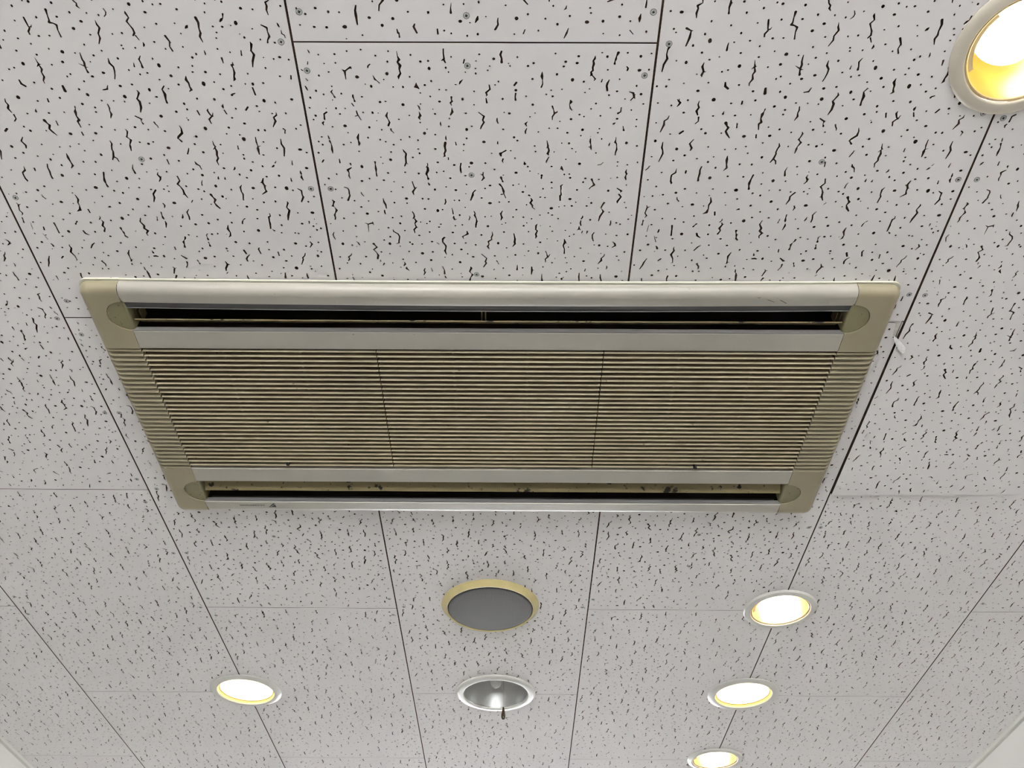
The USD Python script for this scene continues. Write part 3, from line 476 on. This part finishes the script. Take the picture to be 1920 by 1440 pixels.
S = 0.1


def dot_poly(x, y, r):
    k, e, a0 = (9 if r > 18 else 7), random.uniform(0.86, 1.14), random.uniform(0, 6.28)
    return Polygon([((x + r * e * math.cos(a0 + t) * random.uniform(.93, 1.07)) * S, (y + r / e * math.sin(a0 + t) * random.uniform(.93, 1.07)) * S) for t in np.arange(k) * 2 * math.pi / k])


def worm_poly(txt):
    us = []
    for br in txt.split('|'):
        p = [tuple(map(float, q.split(','))) for q in br.split()]
        cs = []
        for x, y, w in p:
            r = max(w * .5, 2.6) * S
            cs.append([(x * S + r * math.cos(t), y * S + r * math.sin(t)) for t in np.arange(8) * math.pi / 4 + .3])
        if len(cs) == 1:
            us.append(Polygon(cs[0]))
        for a, b in zip(cs, cs[1:]):
            us.append(MultiPoint(a + b).convex_hull)
    u = unary_union(us).buffer(0.12, join_style=2).buffer(-0.12, join_style=2).simplify(0.16)
    return [Polygon(g.exterior) for g in getattr(u, 'geoms', [u])]


holes = [dot_poly(*map(float, q.split(','))) for q in DOTS.split()]
for q in WORMS.split(';'):
    holes += worm_poly(q)
holes = [h.buffer(0) for h in holes]
u = unary_union(holes)
tile_box = box(0, 0, 455, 910)
holes = [Polygon(g.exterior) for g in u.geoms if g.geom_type == 'Polygon' and g.area > 0.2 and tile_box.buffer(-2.6).contains(g)]

ac_cut = box(AC['x0'] + 12, AC['y0'] + 12, AC['x1'] - 12, AC['y1'] - 12)
cuts = [ac_cut] + [Point(x, y).buffer(r - 9, 32) for x, y, k, r in LAMP]
notch = Polygon([(1331, 455.4), (1338, 454), (1366, 453), (1366, 480), (1366, 496), (1361, 491.6), (1357.2, 489.5), (1355.6, 485.5), (1354.4, 478), (1354.1, 472.6), (1352.8, 467), (1352.5, 462.2), (1351, 458.4), (1340, 457.4)])
cuts_u = unary_union(cuts)
DEPTH = 2.2
GX, GY = 1.45, 1.0                               # half widths of the long and the cross joints


def tile_mesh(tx, ty, tz=None):
    """One tile, its lower left corner at (tx, ty) mm: painted face, hole walls and edges."""
    face = box(tx + GX, ty + GY, tx + 455 - GX, ty + 910 - GY).intersection(box(X0 * 1000 + 1, -9999, X1 * 1000 - 1, 9999))
    inner = [affinity.translate(h, tx, ty) for h in holes]
    cu = cuts_u
    if tx > 900 and tx < 920 and 400 < ty < 500:
        cu = cu.union(notch)
    if face.intersects(cu):
        face = face.difference(cu)
        keep, cross = [], []
        for h in inner:
            if face.contains(h):
                keep.append(h)
            elif face.intersects(h):
                cross.append(h)
        inner = keep
        if cross:
            face = face.difference(unary_union(cross))
    else:
        lim = face.buffer(-0.5)
        inner = [h for h in inner if lim.contains(h)]
    V, F, n = [], [], 0
    for g in getattr(face, 'geoms', [face]):
        if g.area < 4:
            continue
        p = Polygon(g.exterior, [list(r.coords) for r in g.interiors] + [list(h.exterior.coords) for h in inner if len(getattr(face, 'geoms', [1])) == 1 or g.contains(h)])
        v, f = tri_poly(p)
        c = np.cross(v[f[:, 1]] - v[f[:, 0]], v[f[:, 2]] - v[f[:, 0]])
        f[c > 0] = f[c > 0][:, ::-1]              # faces down
        V.append(np.c_[v, np.zeros(len(v))])
        F.append(f + n)
        n += len(v)
        for ring in [p.exterior] + list(p.interiors):
            q = np.array(ring.coords)[:-1]
            if not ring.is_ccw == (ring is p.exterior):
                q = q[::-1]
            k = len(q)
            V.append(np.vstack([np.c_[q, np.zeros(k)], np.c_[q, np.full(k, DEPTH)]]))
            i = np.arange(k)
            j = (i + 1) % k
            F.append(np.vstack([np.c_[i, j, j + k], np.c_[i, j + k, i + k]])[:, ::-1] + n)
            n += 2 * k
    v = np.vstack(V)
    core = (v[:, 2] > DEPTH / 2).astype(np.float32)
    if tz:
        v[:, 2] += tz(v[:, 0], v[:, 1])
    return (v * 0.001 + [0, 0, ZC], np.vstack(F)), core


ceil = xform('ceiling', kind='structure')
SAG = lambda x, y: -4.6 * np.clip((y - 330) / 580, 0, 1) ** 1.5 * np.clip(1 - (x - 1365) / 520, 0, 1)
plainpoly = Polygon(box(X0 * 1000, YB * 1000, X1 * 1000, YF * 1000).exterior, [list(unary_union([c.buffer(2 if i else 0)]).exterior.coords) for i, c in enumerate(cuts)])
part('backing_board', down(plate(plainpoly, DEPTH, DEPTH + 14)), 'board_core', ceil)
for c in range(-2, 5):
    start = 0 if c % 2 else 455                   # neighbouring columns break joint by half a tile
    for k in range(-4, 6):
        y = start + 910 * k
        if y + 910 < YB * 1000 or y > YF * 1000:
            continue
        if y + 910 < -900 or y > 3300:
            continue
        tz = SAG if (c == 3 and y == 0) else None
        tm, core = tile_mesh(455.0 * c, y, tz)
        tp = part('ceiling_tile', tm, 'tile_paint', ceil)
        UsdGeom.PrimvarsAPI(tp).CreatePrimvar('core', Sdf.ValueTypeNames.FloatArray, 'vertex').Set(Vt.FloatArray.FromNumpy(core))
# the chipped tile corner beside the air conditioner: bare plaster in the gap and the flake that hangs from it
part('chipped_plaster', down(plate(notch.intersection(box(1330, 452, 1361.5, 497)).buffer(-0.3), 1.2, DEPTH)), 'plaster', ceil, label='bare chipped plaster where a tile corner broke away')
part('chipped_plaster', down(plate(Polygon([(1362.2, 457), (1364.0, 457), (1363.6, 490), (1363.0, 492)]), 0.6, DEPTH)), 'plaster', ceil)
fl = np.array([(1357.0, 487.5), (1361.5, 490.0), (1366.0, 494.0), (1376.0, 503.5), (1383.5, 511.5), (1385.8, 519.0), (1383.0, 524.8), (1377.5, 520.5), (1371.0, 514.2), (1364.0, 503.0), (1360.0, 495.5)])
fl[:, 1] -= 1.6
fc = fl.mean(0)
rings = [(1.0, 0.0), (0.6, 0.5), (0.0, 0.7)]
fv, ff = [], []
for sgn in (0, 1):
    b = len(fv)
    for sc_, lift in rings[:2]:
        for q in fl:
            p = fc + (q - fc) * sc_
            d_ = (p[1] - 486) / 38.0
            fv.append((p[0], p[1], -0.9 - 4.2 * d_ + 1.6 * d_ * d_ - lift + sgn * 0.5))
    d_ = (fc[1] - 486) / 38.0
    fv.append((fc[0], fc[1], -0.9 - 4.2 * d_ + 1.6 * d_ * d_ - 0.7 + sgn * 0.5))
    k = len(fl)
    for i in range(k):
        j = (i + 1) % k
        for t in ([b + i, b + j, b + k + j], [b + i, b + k + j, b + k + i], [b + k + i, b + k + j, b + 2 * k]):
            ff.append(t if sgn else t[::-1])
for i in range(k):
    j = (i + 1) % k
    ff += [[i, j, 2 * k + 1 + j], [i, 2 * k + 1 + j, 2 * k + 1 + i]]
part('hanging_flake', down(trimesh.Trimesh(np.array(fv) * .001, np.array(ff), process=False)), 'flake_white', ceil, label='loose white paint flake hanging from the chipped tile')

# screws that hold the tiles (position in mm; heads sit a hair proud in a dimple)
SCREWS = [(470, -37), (673, -33), (900, -38), (441, 0), (924, 1), (467, 37), (672, 30), (898, 42), (443, 211), (471, 211), (672, 188), (216, 165), (15, 228), (1156, 165), (1354, 192), (1380, 192),
          (674, 371 - 8), (1350, 92), (1379, 99), (17, 420), (-12, 457), (-11, 683), (15, 683), (15, 492), (1354, 399), (1379, 400), (-13, 876), (17, 907), (-19, 951), (14, 1325), (-14, 1366), (14, 1403),
          (441, 1322), (472, 1358), (443, 1395), (919, 1319), (896, 1355), (923, 1390), (-445, 1778), (-469, 1819), (-438, 1858), (472, 1786), (440, 1824), (470, 1857), (924, 1784), (896, 1822), (922, 1862),
          (1801, 1789), (1803, 1854), (1833, 1818), (1834, 1328), (1806, 1366), (1835, 1403), (-14, 1136), (15, 1135), (220, 1070), (1352, 1026), (1376, 1026), (1126, 1055), (1123, 1176),
          (-441, 1322), (-470, 1362), (-441, 1402), (14, 2240), (-14, 2276), (14, 2312), (441, 2240), (470, 2276), (441, 2312), (924, 2240), (896, 2276), (924, 2312), (-441, 2240), (-470, 2276), (-441, 2312),
          (1834, 2240), (1806, 2276), (1834, 2312), (-470, 868), (-441, 910), (-470, 950), (1806, 868), (1834, 910), (1806, 950)]
head = lathe([(0.01, -0.35), (2.2, -0.35), (3.1, -0.5), (3.45, -0.35), (3.55, 0.1), (3.55, 0.6)], 20)
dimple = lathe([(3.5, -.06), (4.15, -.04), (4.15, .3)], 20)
for i, (sx, sy) in enumerate(SCREWS):
    a = random.uniform(0, 90)
    h = head.copy()
    h.apply_scale(.001)
    h.apply_translation([sx * .001, sy * .001, ZC + (SAG(np.array(sx), np.array(sy)) * .001 if 1365 < sx < 1820 and 0 < sy < 910 else 0)])
    s_ = str(part('screw', h, 'screw_steel', ceil, 30).GetPath())
    crs = unary_union([box(-1.75, -.5, 1.75, .5), box(-.5, -1.75, .5, 1.75), Point(0, 0).buffer(0.8, 4)])
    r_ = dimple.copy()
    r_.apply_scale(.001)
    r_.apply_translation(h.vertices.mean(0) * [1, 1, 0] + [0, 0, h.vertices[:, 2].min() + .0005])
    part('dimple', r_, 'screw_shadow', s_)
    c_ = plate(affinity.rotate(crs, a, origin=(0, 0)), 0.0, 0.2)
    c_.apply_translation(h.vertices.mean(0) * [1, 1, 0] + [0, 0, h.vertices[:, 2].min() + .00005])
    part('cross_slot', c_, 'screw_slot', s_)

# ---------------------------------------------------------------- the ceiling air conditioner (mm below the ceiling)
ac = xform('air_conditioner', label='wide yellowed ceiling air conditioner panel with two slots and a slatted grille', category='air conditioner')
acp = lambda name, mesh, mat, parent=ac, smooth=False, **d: part(name, down(mesh), mat, parent, smooth, **d)
ZF = -22.0
XA, XB, YA, YC = AC['x0'], AC['x1'], AC['y0'], AC['y1']
EDGE = [(0.6, -4.6), (0.0, -7.5), (0.1, -10.5), (0.9, -13.5), (2.6, -16.6), (5.2, -19.2), (8.6, -21.0), (12.5, -21.8), (16.0, ZF)]   # (inset, z) of the rolled rim
XI0, XI1 = 116.8, 1263.6                          # where the tan ends meet the grey strips
sag = lambda x: -5.2 * max(0.0, 1 - ((x - 690) / 574.0) ** 2)
xs = list(np.linspace(XI0 + .35, XI1 - .35, 33))
# the thin flange against the ceiling
acp('flange', loft_x([(YA - 1.8, -0.3), (YA - 1.8, -3.0), (YA - 1.2, -3.5), (YA + 9, -3.8), (YA + 9, -0.3)], xs, lambda x: 0.75 * sag(x)), 'flange_plastic', label='pale flange along the near edge')
fpoly = box(XA - 2.2, YA - 1.8, XB + 2.2, YC + 1.5).buffer(-14).buffer(14, 16).difference(box(XA + 10, YA + 9, XB - 10, YC - 9)).difference(box(XI0, YA - 9, XI1, YA + 40))
acp('flange', plate(fpoly, -3.4, 0), 'flange_plastic')
# grey extruded strips: outer near, inner near, inner far, outer far
near = [(YA + d, z) for d, z in EDGE] + [(402.0, -20.0), (405.2, -19.5), (406.6, -18.6), (406.6, -15.5), (400, -15.5), (388, -14.5), (378, -9), (375, -4.6)]
acp('outer_strip', loft_x(near, xs, sag), 'grey_plastic', smooth=35, label='grey outer strip with rolled edge on the near side')
acp('lip', loft_x([(406.7, -18.9), (417.0, -17.6), (417.8, -17.0), (417.4, -12), (406.7, -12)], xs, sag), 'felt_strip', label='dark lip along the near slot')
acp('lip_edge', loft_x([(416.9, -18.4), (418.5, -18.2), (418.5, -15), (417.5, -15)], xs, sag), 'edge_metal')
strip = lambda y0, y1, d0=1.2, d1=1.2: [(y0, -12), (y0, ZF + d0), (y0 + d0, ZF), (y1 - d1, ZF), (y1, ZF + d1), (y1, -12)]
flat_x = [XI0 + .35, XI1 - .35]
acp('inner_strip', loft_x(strip(464.2, 502.6), flat_x), 'grey_plastic', smooth=25, label='grey strip between the near slot and the grille')
acp('slot_edge', loft_x([(461.6, -21.2), (464.1, -21.6), (464.1, -14), (461.6, -14)], flat_x), 'edge_metal')
acp('inner_strip', loft_x(strip(814.2, 853.4), flat_x), 'grey_plastic', smooth=25, label='grey strip between the grille and the far slot')
farp = [(917.6, -12), (917.6, ZF + 1), (918.6, ZF - .6)] + [(YC - d, z + (1.4 if d > 8 else .7 if d > 5 else 0)) for d, z in EDGE[::-1]] + [(YC - 4, -4.6), (YC - 14, -12)]
acp('outer_strip', loft_x(farp, flat_x), 'grey_plastic', smooth=35, label='grey outer strip with printed lettering on the far side')
acp('slot_edge', loft_x([(914.6, -20.4), (917.4, -21.4), (917.4, -14), (915.4, -14)], flat_x), 'edge_metal')

# tan corner pieces: the rolled rim swept round the corner, a flat face with a cut-out for the slot's end cap
CAPR = {}


def corner(cx, cy, y_in, capy0, capy1, label):
    """cx, cy: -1 or +1 side of the panel in x and y; y_in: where the piece ends towards the grille."""
    R = 16.2
    ex, ey = (XA if cx < 0 else XB), (YA if cy < 0 else YC)
    xi = XI0 - .35 if cx < 0 else XI1 + .35
    pts, nrm = [(xi, ey)], [(0, -cy)]
    ccx, ccy = ex - cx * R, ey - cy * R
    for t in np.linspace(0, 90, 13):
        c, s = math.cos(math.radians(t)), math.sin(math.radians(t))
        pts.append((ccx + cx * R * s, ccy + cy * R * c))
        nrm.append((-cx * s, -cy * c))
    pts.append((ex, y_in))
    nrm.append((-cx, 0))
    P, N = np.array(pts), np.array(nrm)
    v, f, k = [], [], len(P)
    for d, z in EDGE:
        v += [(*(p + n * d), z) for p, n in zip(P, N)]
    for i in range(len(EDGE) - 1):
        for j in range(k - 1):
            a = i * k + j
            f += [[a, a + 1, a + k + 1], [a, a + k + 1, a + k]]
    inset = [tuple(p + n * EDGE[-1][0]) for p, n in zip(P, N)]
    face = Polygon(inset + [(xi, y_in)]).buffer(0)
    xm = xi - cx * .5 if False else xi
    h = (capy1 - capy0) / 2
    tt = np.linspace(-90, 90, 33)
    sign = -1 if cx < 0 else 1
    D = Polygon([(xi + sign * 31.0 * math.cos(math.radians(t)), (capy0 + capy1) / 2 + h * math.sin(math.radians(t))) for t in tt] + [(xi - sign * 4, capy1), (xi - sign * 4, capy0)])
    face = face.difference(D)
    fv, ff = tri_poly(face)
    b = len(v)
    v += [(x, y, ZF) for x, y in fv]
    f += (ff + b).tolist()
    for ring in [face.exterior]:
        q = np.array(ring.coords)[:-1]
        b = len(v)
        n = len(q)
        v += [(x, y, ZF) for x, y in q] + [(x, y, ZF + 7) for x, y in q]
        for i in range(n):
            j = (i + 1) % n
            e0, e1 = q[i], q[j]
            onrim = min(Point(e0).distance(LineString(inset)), 9) < .01 and min(Point(e1).distance(LineString(inset)), 9) < .01
            if not onrim:
                f += [[b + i, b + j, b + n + j], [b + i, b + n + j, b + n + i]]
    msh = trimesh.Trimesh(np.array(v) * .001, np.array(f), process=False)
    msh.merge_vertices()
    trimesh.repair.fix_normals(msh)
    if msh.face_normals[np.argmax((np.abs(msh.triangles_center[:, 2] - ZF * .001) < 1e-6) * msh.area_faces)][2] > 0:
        msh.invert()
    acp('corner_cover', msh, 'tan_plastic', smooth=35, label=label)
    # end cap: a D-shaped shell set in the hole with a hair gap; its straight side curls up into the slot
    n = 26
    rows, cv, cf = [], [], []
    ym = (capy0 + capy1) / 2
    cols = [(-s_, ZF + 1.3) for s_ in np.linspace(30.2, 2, 12)] + [(0.6, ZF + 1.5), (2.4, ZF + 2.2), (3.8, ZF + 3.8), (4.7, ZF + 6.5), (5.2, ZF + 12), (5.4, ZF + 26)]
    for c, z in cols:
        hh = (h - .7) * math.sqrt(max(1 - (min(c, 0) / 30.3) ** 2, 0.0))
        row = [(xi - sign * c, ym + hh * w, z) for w in np.linspace(-1, 1, n)]
        rows.append(row)
        cv += row
    for i in range(len(rows) - 1):
        for j in range(n - 1):
            a = i * n + j
            cf += [[a, a + 1, a + n + 1], [a, a + n + 1, a + n]]
    cm = trimesh.Trimesh(np.array(cv) * .001, np.array(cf), process=False)
    if cm.face_normals[np.argmax(cm.area_faces)][2] > 0:
        cm.invert()
    acp('end_cap', cm, 'cap_plastic', smooth=60)
    acp('cap_recess', plate(D.buffer(1.5).intersection(box(min(xi, xi + sign * 40), capy0 - 4, max(xi, xi + sign * 40), capy1 + 4)), ZF + 3.2, ZF + 5), 'duct_black')


corner(-1, -1, 502.6, 403.0, 462.0, 'tan near corner cover at the left')
corner(1, -1, 502.6, 403.0, 462.0, 'tan near corner cover at the right')
corner(-1, 1, 814.2, 855.0, 916.4, 'tan far corner cover at the left')
corner(1, 1, 814.2, 855.0, 916.4, 'tan far corner cover at the right')

# fluted side pieces beside the grille
PITCH, Y_FIRST, NS = 10.945, 508.2, 28


def saw(t):
    """Height (mm above the face) of the flutes over one pitch, t from 0 to 1; the lip is near t = 0."""
    pts = [(0.0, 0.0), (0.09, 0.1), (0.13, 1.2), (0.20, 6.5), (0.26, 8.2), (0.60, 5.6), (0.74, 3.6), (0.80, 2.2), (0.90, 0.7), (1.0, 0.0)]
    return np.interp(t % 1.0, [p[0] for p in pts], [p[1] for p in pts])


for sgn in (-1, 1):
    ys = np.linspace(503.2, 813.6, 28 * 14)
    e = [(d, z) for d, z in EDGE] + [(20, ZF), (26, ZF), (40, ZF), ((XI0 - XA if sgn < 0 else XB - XI1) - .4, ZF)]
    v, f, k = [], [], len(ys)
    for d, z in e:
        x = XA + d if sgn < 0 else XB - d
        w = np.clip((d - 3) / 11, 0, 1)
        v += [(x, y, z + w * saw((y - Y_FIRST) / PITCH)) for y in ys]
    xe = XA + e[-1][0] if sgn < 0 else XB - e[-1][0]
    v += [(xe, y, ZF + 12) for y in ys]
    for i in range(len(e)):
        for j in range(k - 1):
            a = i * k + j
            f += [[a, a + 1, a + k + 1], [a, a + k + 1, a + k]]
    ms = trimesh.Trimesh(np.array(v) * .001, np.array(f), process=False)
    if ms.face_normals[:, 2].sum() > 0:
        ms.invert()
    acp('fluted_side', ms, 'tan_plastic', smooth=40, label='fluted tan end beside the grille slats')

# the return grille: three panels of separate slats over a dark filter
gr = xform('grille', ac)
PAN = [(118.4, 503.6), (505.2, 879.8), (881.4, 1262.2)]
slat_prof = lambda yk: [(yk + 1.3, ZF + 1.0), (yk + 1.0, ZF), (yk + .5, ZF + .1), (yk - 0.5, ZF + 1.2), (yk - 1.1, ZF + 2.3), (yk - 0.9, ZF + 3.4), (yk + 2.6, ZF + 13.6), (yk + 3.6, ZF + 13.6), (yk + 0.8, ZF + 5.4)]
for a, b in PAN:
    for k in range(NS):
        acp('slat', loft_x(slat_prof(Y_FIRST + k * PITCH + random.uniform(-.12, .12)), [a, (a + b) / 2 + random.uniform(-40, 40), b], lambda x, q=random.uniform(-.08, .08): q), 'slat_plastic', gr)
    for t in (1 / 3, 2 / 3):
        x = a + (b - a) * t
        acp('cross_rib', bx((x - 1.5) * .001, (x + 1.5) * .001, .5035, .8133, -.0125, -.0065), 'slat_plastic', gr)
acp('filter', bx(.1165, 1.2638, .4990, .8180, -.0060, -.0030), 'filter_dark', gr)
for x, y in ((305.8, 797.0), (1075.5, 801.0)):
    c_ = lathe([(.001, -27.0), (2.6, -26.6), (3.3, -25.0), (3.3, -17), (.001, -17)], 16)
    c_.apply_scale(.001)
    c_.apply_translation([x * .001, y * .001, 0])
    acp('catch', c_, 'duct_black', gr, 40, label='small dark catch on the last slats')

case = box(XA + 4, YA + 4, XB - 4, YC - 4)
acp('casing', cat([plate(case, 62, 64), plate(case.difference(case.buffer(-1.5, join_style=2)), DEPTH + 14.2, 62)]), 'duct_black')
# slots: dark ducts, louvers and their brackets
for y0, y1 in ((398.0, 470.0), (846.0, 922.0)):
    o, i_ = box(XI0 - 12, y0, XI1 + 12, y1), None
    acp('duct', cat([plate(box(XI0 - 12, y0, XI1 + 12, y1), 58, 60), plate(o.difference(o.buffer(-1.2, join_style=2)), -11.5, 58)]), 'duct_black')
acp('duct_wall', loft_x([(914.9, -19.0), (924.5, 3), (925.5, 3), (917.2, -19.2)], [XI0 + 10, XI1 - 10]), 'felt_strip', label='dark inner wall of the far slot')
lx_ = list(np.linspace(XI0 + 8, XI1 - 8, 9))
acp('louver', loft_x([(440.8, -17.6), (442.2, -18.4), (444.0, -17.6), (452, -9), (464, 1), (463, 2.4), (450.4, -7.6)], lx_, lambda x: -1.2 * (1 - ((x - 690) / 570) ** 2)), 'louver_plastic', smooth=30, label='narrow louver blade seen edge on in the near slot')
acp('louver', loft_x([(854, 6), (864, -2.2), (876, -11.6), (884.6, -17.4), (886.6, -18.2), (887.3, -17.2), (877, -9.8), (865, -.6), (855, 7.4)], lx_), 'louver_plastic', smooth=30, label='broad mouldy louver blade in the far slot')
for x in (XI0 + 11, 683.0, XI1 - 11):
    for q in (-1, 1):
        acp('louver_bracket', bx((x + q * 3.2 - .7) * .001, (x + q * 3.2 + .7) * .001, .4330, .4560, -.006, .012), 'louver_plastic')

# print on the far strip, faded sticker and its scuffs on the near one
txt = meshkit.text_mesh('AIR CONDITIONER', 0.0042, 0.00012)
w_ = txt.bounds[1][0]
txt.apply_scale([0.0505 / w_, 1, 1])
txt.apply_transform(np.array([[-1, 0, 0, .2343], [0, 1, 0, .9277], [0, 0, -1, ZF * .001 - .00001], [0, 0, 0, 1.0]]))
acp('lettering', txt, 'print_black', label='small black lettering reading AIR CONDITIONER')
T3 = np.array([(241.6, 935.6), (256.4, 935.6), (254.2, 920.9)])
big = Polygon(T3)
stripe = Polygon([(243.6, 934.4), (254.6, 925.2), (255.0, 926.6), (246.2, 934.4)])
small = Polygon([(248.6, 933.2), (255.2, 927.6), (256.0, 933.2)])
band = unary_union([box(244 + i * 1.9, 934.0, 245.1 + i * 1.9, 935.0) for i in range(6)])
acp('emblem', plate(big.difference(stripe).difference(small.buffer(.25)).difference(band), ZF - .12, ZF + .01), 'print_black', label='small dark triangular emblem')
acp('emblem_corner', plate(small, ZF - .12, ZF + .01), 'print_teal')


def on_near(poly):
    """A thin film laid on the sagging near strip."""
    g = plate(poly, -.05, .05)
    v = g.vertices * 1000
    zs = np.array([(np.interp(y, [d + YA for d, z in EDGE] + [402.0], [z for d, z in EDGE] + [-20.9]) + sag(x)) for x, y, _ in v])
    g.vertices = np.c_[v[:, :2], v[:, 2] + zs] * .001
    return g


lab = unary_union([box(1094 + i * 9, 388 + j * 2.6, 1103 + i * 9, 390.6 + j * 2.6) for i in range(14) for j in range(5)]) if False else box(1094, 388.5, 1222, 401.5)
acp('faded_label', on_near(lab), 'label_film', label='faded clear sticker on the near strip')
for p in ([(1121, 389.5), (1123, 389), (1137, 396), (1135.4, 396.6)], [(1138, 388.4), (1140, 388), (1157, 399), (1155, 399.6)], [(1107, 386.5), (1111, 385.6), (1114, 386.4), (1111, 388)]):
    acp('scuff', on_near(Polygon(p)), 'scuff_brown')

# ---------------------------------------------------------------- ceiling speaker
sp = xform('ceiling_speaker', at=(SPK[0] * .001, SPK[1] * .001, ZC), label='round ceiling speaker with grey mesh and cream yellow ring', category='speaker')


def mm(profile, n=96):
    q = lathe(profile, n)
    q.apply_scale(.001)
    if q.area > 0:
        c = q.triangles_center
    return q


part('ring', mm([(100.6, -4), (100.6, -11.2), (101.4, -12.2), (103.0, -12.4), (104.4, -11.6), (112.6, -2.2), (114.2, -1.6), (115.2, -.8), (115.2, 0)]), 'speaker_ring', sp, 35)
part('mesh_grille', mm([(.01, -12.4), (60, -12.1), (92, -11.6), (97.6, -11.2), (99.2, -10.2), (99.6, -8.6), (99.6, -4)]), 'speaker_mesh', sp, 40)
part('back_plate', mm([(.01, -3.0), (101, -3.0), (101, -1), (.01, -1)]), 'duct_black', sp)

# ---------------------------------------------------------------- downlights
LABELS = ['lit downlight with glowing bulb cut off by the top right of the photo',
          'lit open downlight right of the ceiling speaker, with white ring and glowing bulb',
          'lit frosted downlight with white ring, middle one of the right hand row past the speaker',
          'lit open downlight farthest away in the right hand row, cut by the bottom edge',
          'lit frosted downlight with white ring alone on the left side',
          'unlit downlight with steel reflector and a pull cord below the speaker']


def bulb_downlight(x, y, r, label, old, twist):
    light = 'bulb_light' if old else 'bulb_light_strong'
    t = xform('downlight', at=(x * .001, y * .001, ZC), label=label, category='ceiling light', group='downlights in the ceiling')
    part('ring', mm([(69.5, -1.0), (69.5, -4.6), (70.4, -5.4), (72, -5.7), (78, -5.4), (83, -4.2), (r - 1.6, -2.2), (r, -1.0), (r, 0)]), 'lamp_white_old' if old else 'lamp_white', t, 35)
    part('inner_ring', mm([(65.0, 3), (65.0, -1.4), (66.0, -2.4), (67.4, -2.4), (68.2, -1.4), (69.2, -1.4), (69.4, 1)]), 'gold_edge', t, 35)
    part('reflector', mm([(22, 118), (34, 116), (48, 104), (56, 86), (60.5, 60), (63.0, 30), (64.8, 4), (65.0, -.6)]), 'reflector_gold', t, 50)
    part('housing', mm([(70, 1), (70, 122), (.01, 122)]), 'duct_black', t)
    n, a0, a1 = 22, math.radians(150 + twist), math.radians(222 + twist)
    v, f = [], []
    for q in np.linspace(a0, a1, n):
        for rr, zz in ((63.4, 1.5), (56.5, 4.5), (56.0, 6.0), (62.8, 3.0)):
            v.append((rr * math.cos(q), rr * math.sin(q), zz))
    for i in range(n - 1):
        for j in range(4):
            a, b = i * 4 + j, i * 4 + (j + 1) % 4
            f += [[a, b, b + 4], [a, b + 4, a + 4]]
    f += [[0, 1, 2], [0, 2, 3], [4 * n - 4, 4 * n - 2, 4 * n - 3], [4 * n - 4, 4 * n - 1, 4 * n - 2]]
    part('clip_band', trimesh.Trimesh(np.array(v) * .001, np.array(f), process=False), 'gold_edge', t)
    b = [(40.5 * math.cos(math.radians(q)), 50 + 40.5 * math.sin(math.radians(q))) for q in np.linspace(-89.9, 62, 26)] + [(16, 92), (14, 104)]
    part('bulb', mm(b, 48), light, t, True)
    part('socket', mm([(14.2, 96), (20, 98), (20, 120), (.01, 120)], 32), 'dark_socket', t, 40)


def diffuser_downlight(x, y, r, label):
    t = xform('downlight', at=(x * .001, y * .001, ZC), label=label, category='ceiling light', group='downlights in the ceiling')
    part('ring', mm([(77.0, 3), (77.0, -3.6), (77.8, -4.6), (79.4, -5.0), (86, -4.6), (r - 3, -2.6), (r, -1.0), (r, 0)]), 'lamp_white', t, 35)
    part('gasket', mm([(72.2, 6.5), (72.3, 3.4), (73.6, 3.2), (73.7, 6.5)]), 'orange_gap', t, 35)
    part('diffuser', mm([(.01, -.4), (30, 0.0), (55, 1.4), (68, 3.0), (72.2, 4.4)]), 'diffuser_light', t, True)
    part('diffuser_rim', mm([(73.6, 4.4), (73.8, 2.4), (75.2, .4), (77.0, -.8), (77.2, 2.0)]), 'diffuser_rim_light', t, 50)
    part('housing', mm([(84, 1), (84, 80), (.01, 80)]), 'duct_black', t)


def off_downlight(x, y, r, label):
    t = xform('downlight', at=(x * .001, y * .001, ZC), label=label, category='ceiling light', group='downlights in the ceiling')
    part('ring', mm([(88.4, 2), (88.4, -5.2), (89.4, -6.6), (91.5, -7.2), (100, -6.6), (105.5, -5.2), (r - 1, -3.2), (r, -1.6), (r, 0)]), 'lamp_white', t, 35)
    part('rim', mm([(86.6, 2), (86.6, -2.4), (87.4, -3.6), (88.3, -3.6), (88.3, 1)]), 'chrome_edge', t, 35)
    part('reflector', mm([(19, 106), (30, 104), (46, 95), (60, 80), (71, 60), (79, 36), (84.6, 12), (86.5, -1.5)]), 'reflector_steel', t, 60)
    part('housing', mm([(92, 1), (92, 125), (.01, 125)]), 'duct_black', t)
    part('bulb', mm([(.01, 14), (6, 15), (11.5, 18.5), (15.4, 24.5), (17, 32), (17, 60), (14, 80), (13, 96)], 40), 'bulb_glass', t, 50)
    part('socket', mm([(18.6, 74), (19.0, 76), (19, 124), (.01, 124)], 32), 'dark_socket', t, 40)
    cx_, cy_ = 21.5, -2.0
    c_ = trimesh.creation.cylinder(radius=.00065, height=.118, sections=8)
    c_.apply_translation([cx_ * .001, cy_ * .001, .017])
    part('pull_cord', c_, 'cord_grey', t, label='thin grey pull cord')
    k_ = mm([(.01, -75.5), (2.6, -75.0), (4.4, -73), (5.6, -69), (5.8, -64), (4.8, -57), (3.4, -50), (2.6, -44), (1.8, -41.5), (.01, -41)], 28)
    k_.apply_translation([cx_ * .001, cy_ * .001, 0])
    part('pull_knob', k_, 'knob_wood', t, True, label='dark wooden knob at the end of the cord')


for i, (x, y, kind, r) in enumerate(LAMP):
    if kind == 'bulb':
        bulb_downlight(x, y, r, LABELS[i], i == 0, (0, 12, 0, 20)[i if i < 4 else 0])
    elif kind == 'diffuser':
        diffuser_downlight(x, y, r, LABELS[i])
    else:
        off_downlight(x, y, r, LABELS[i])
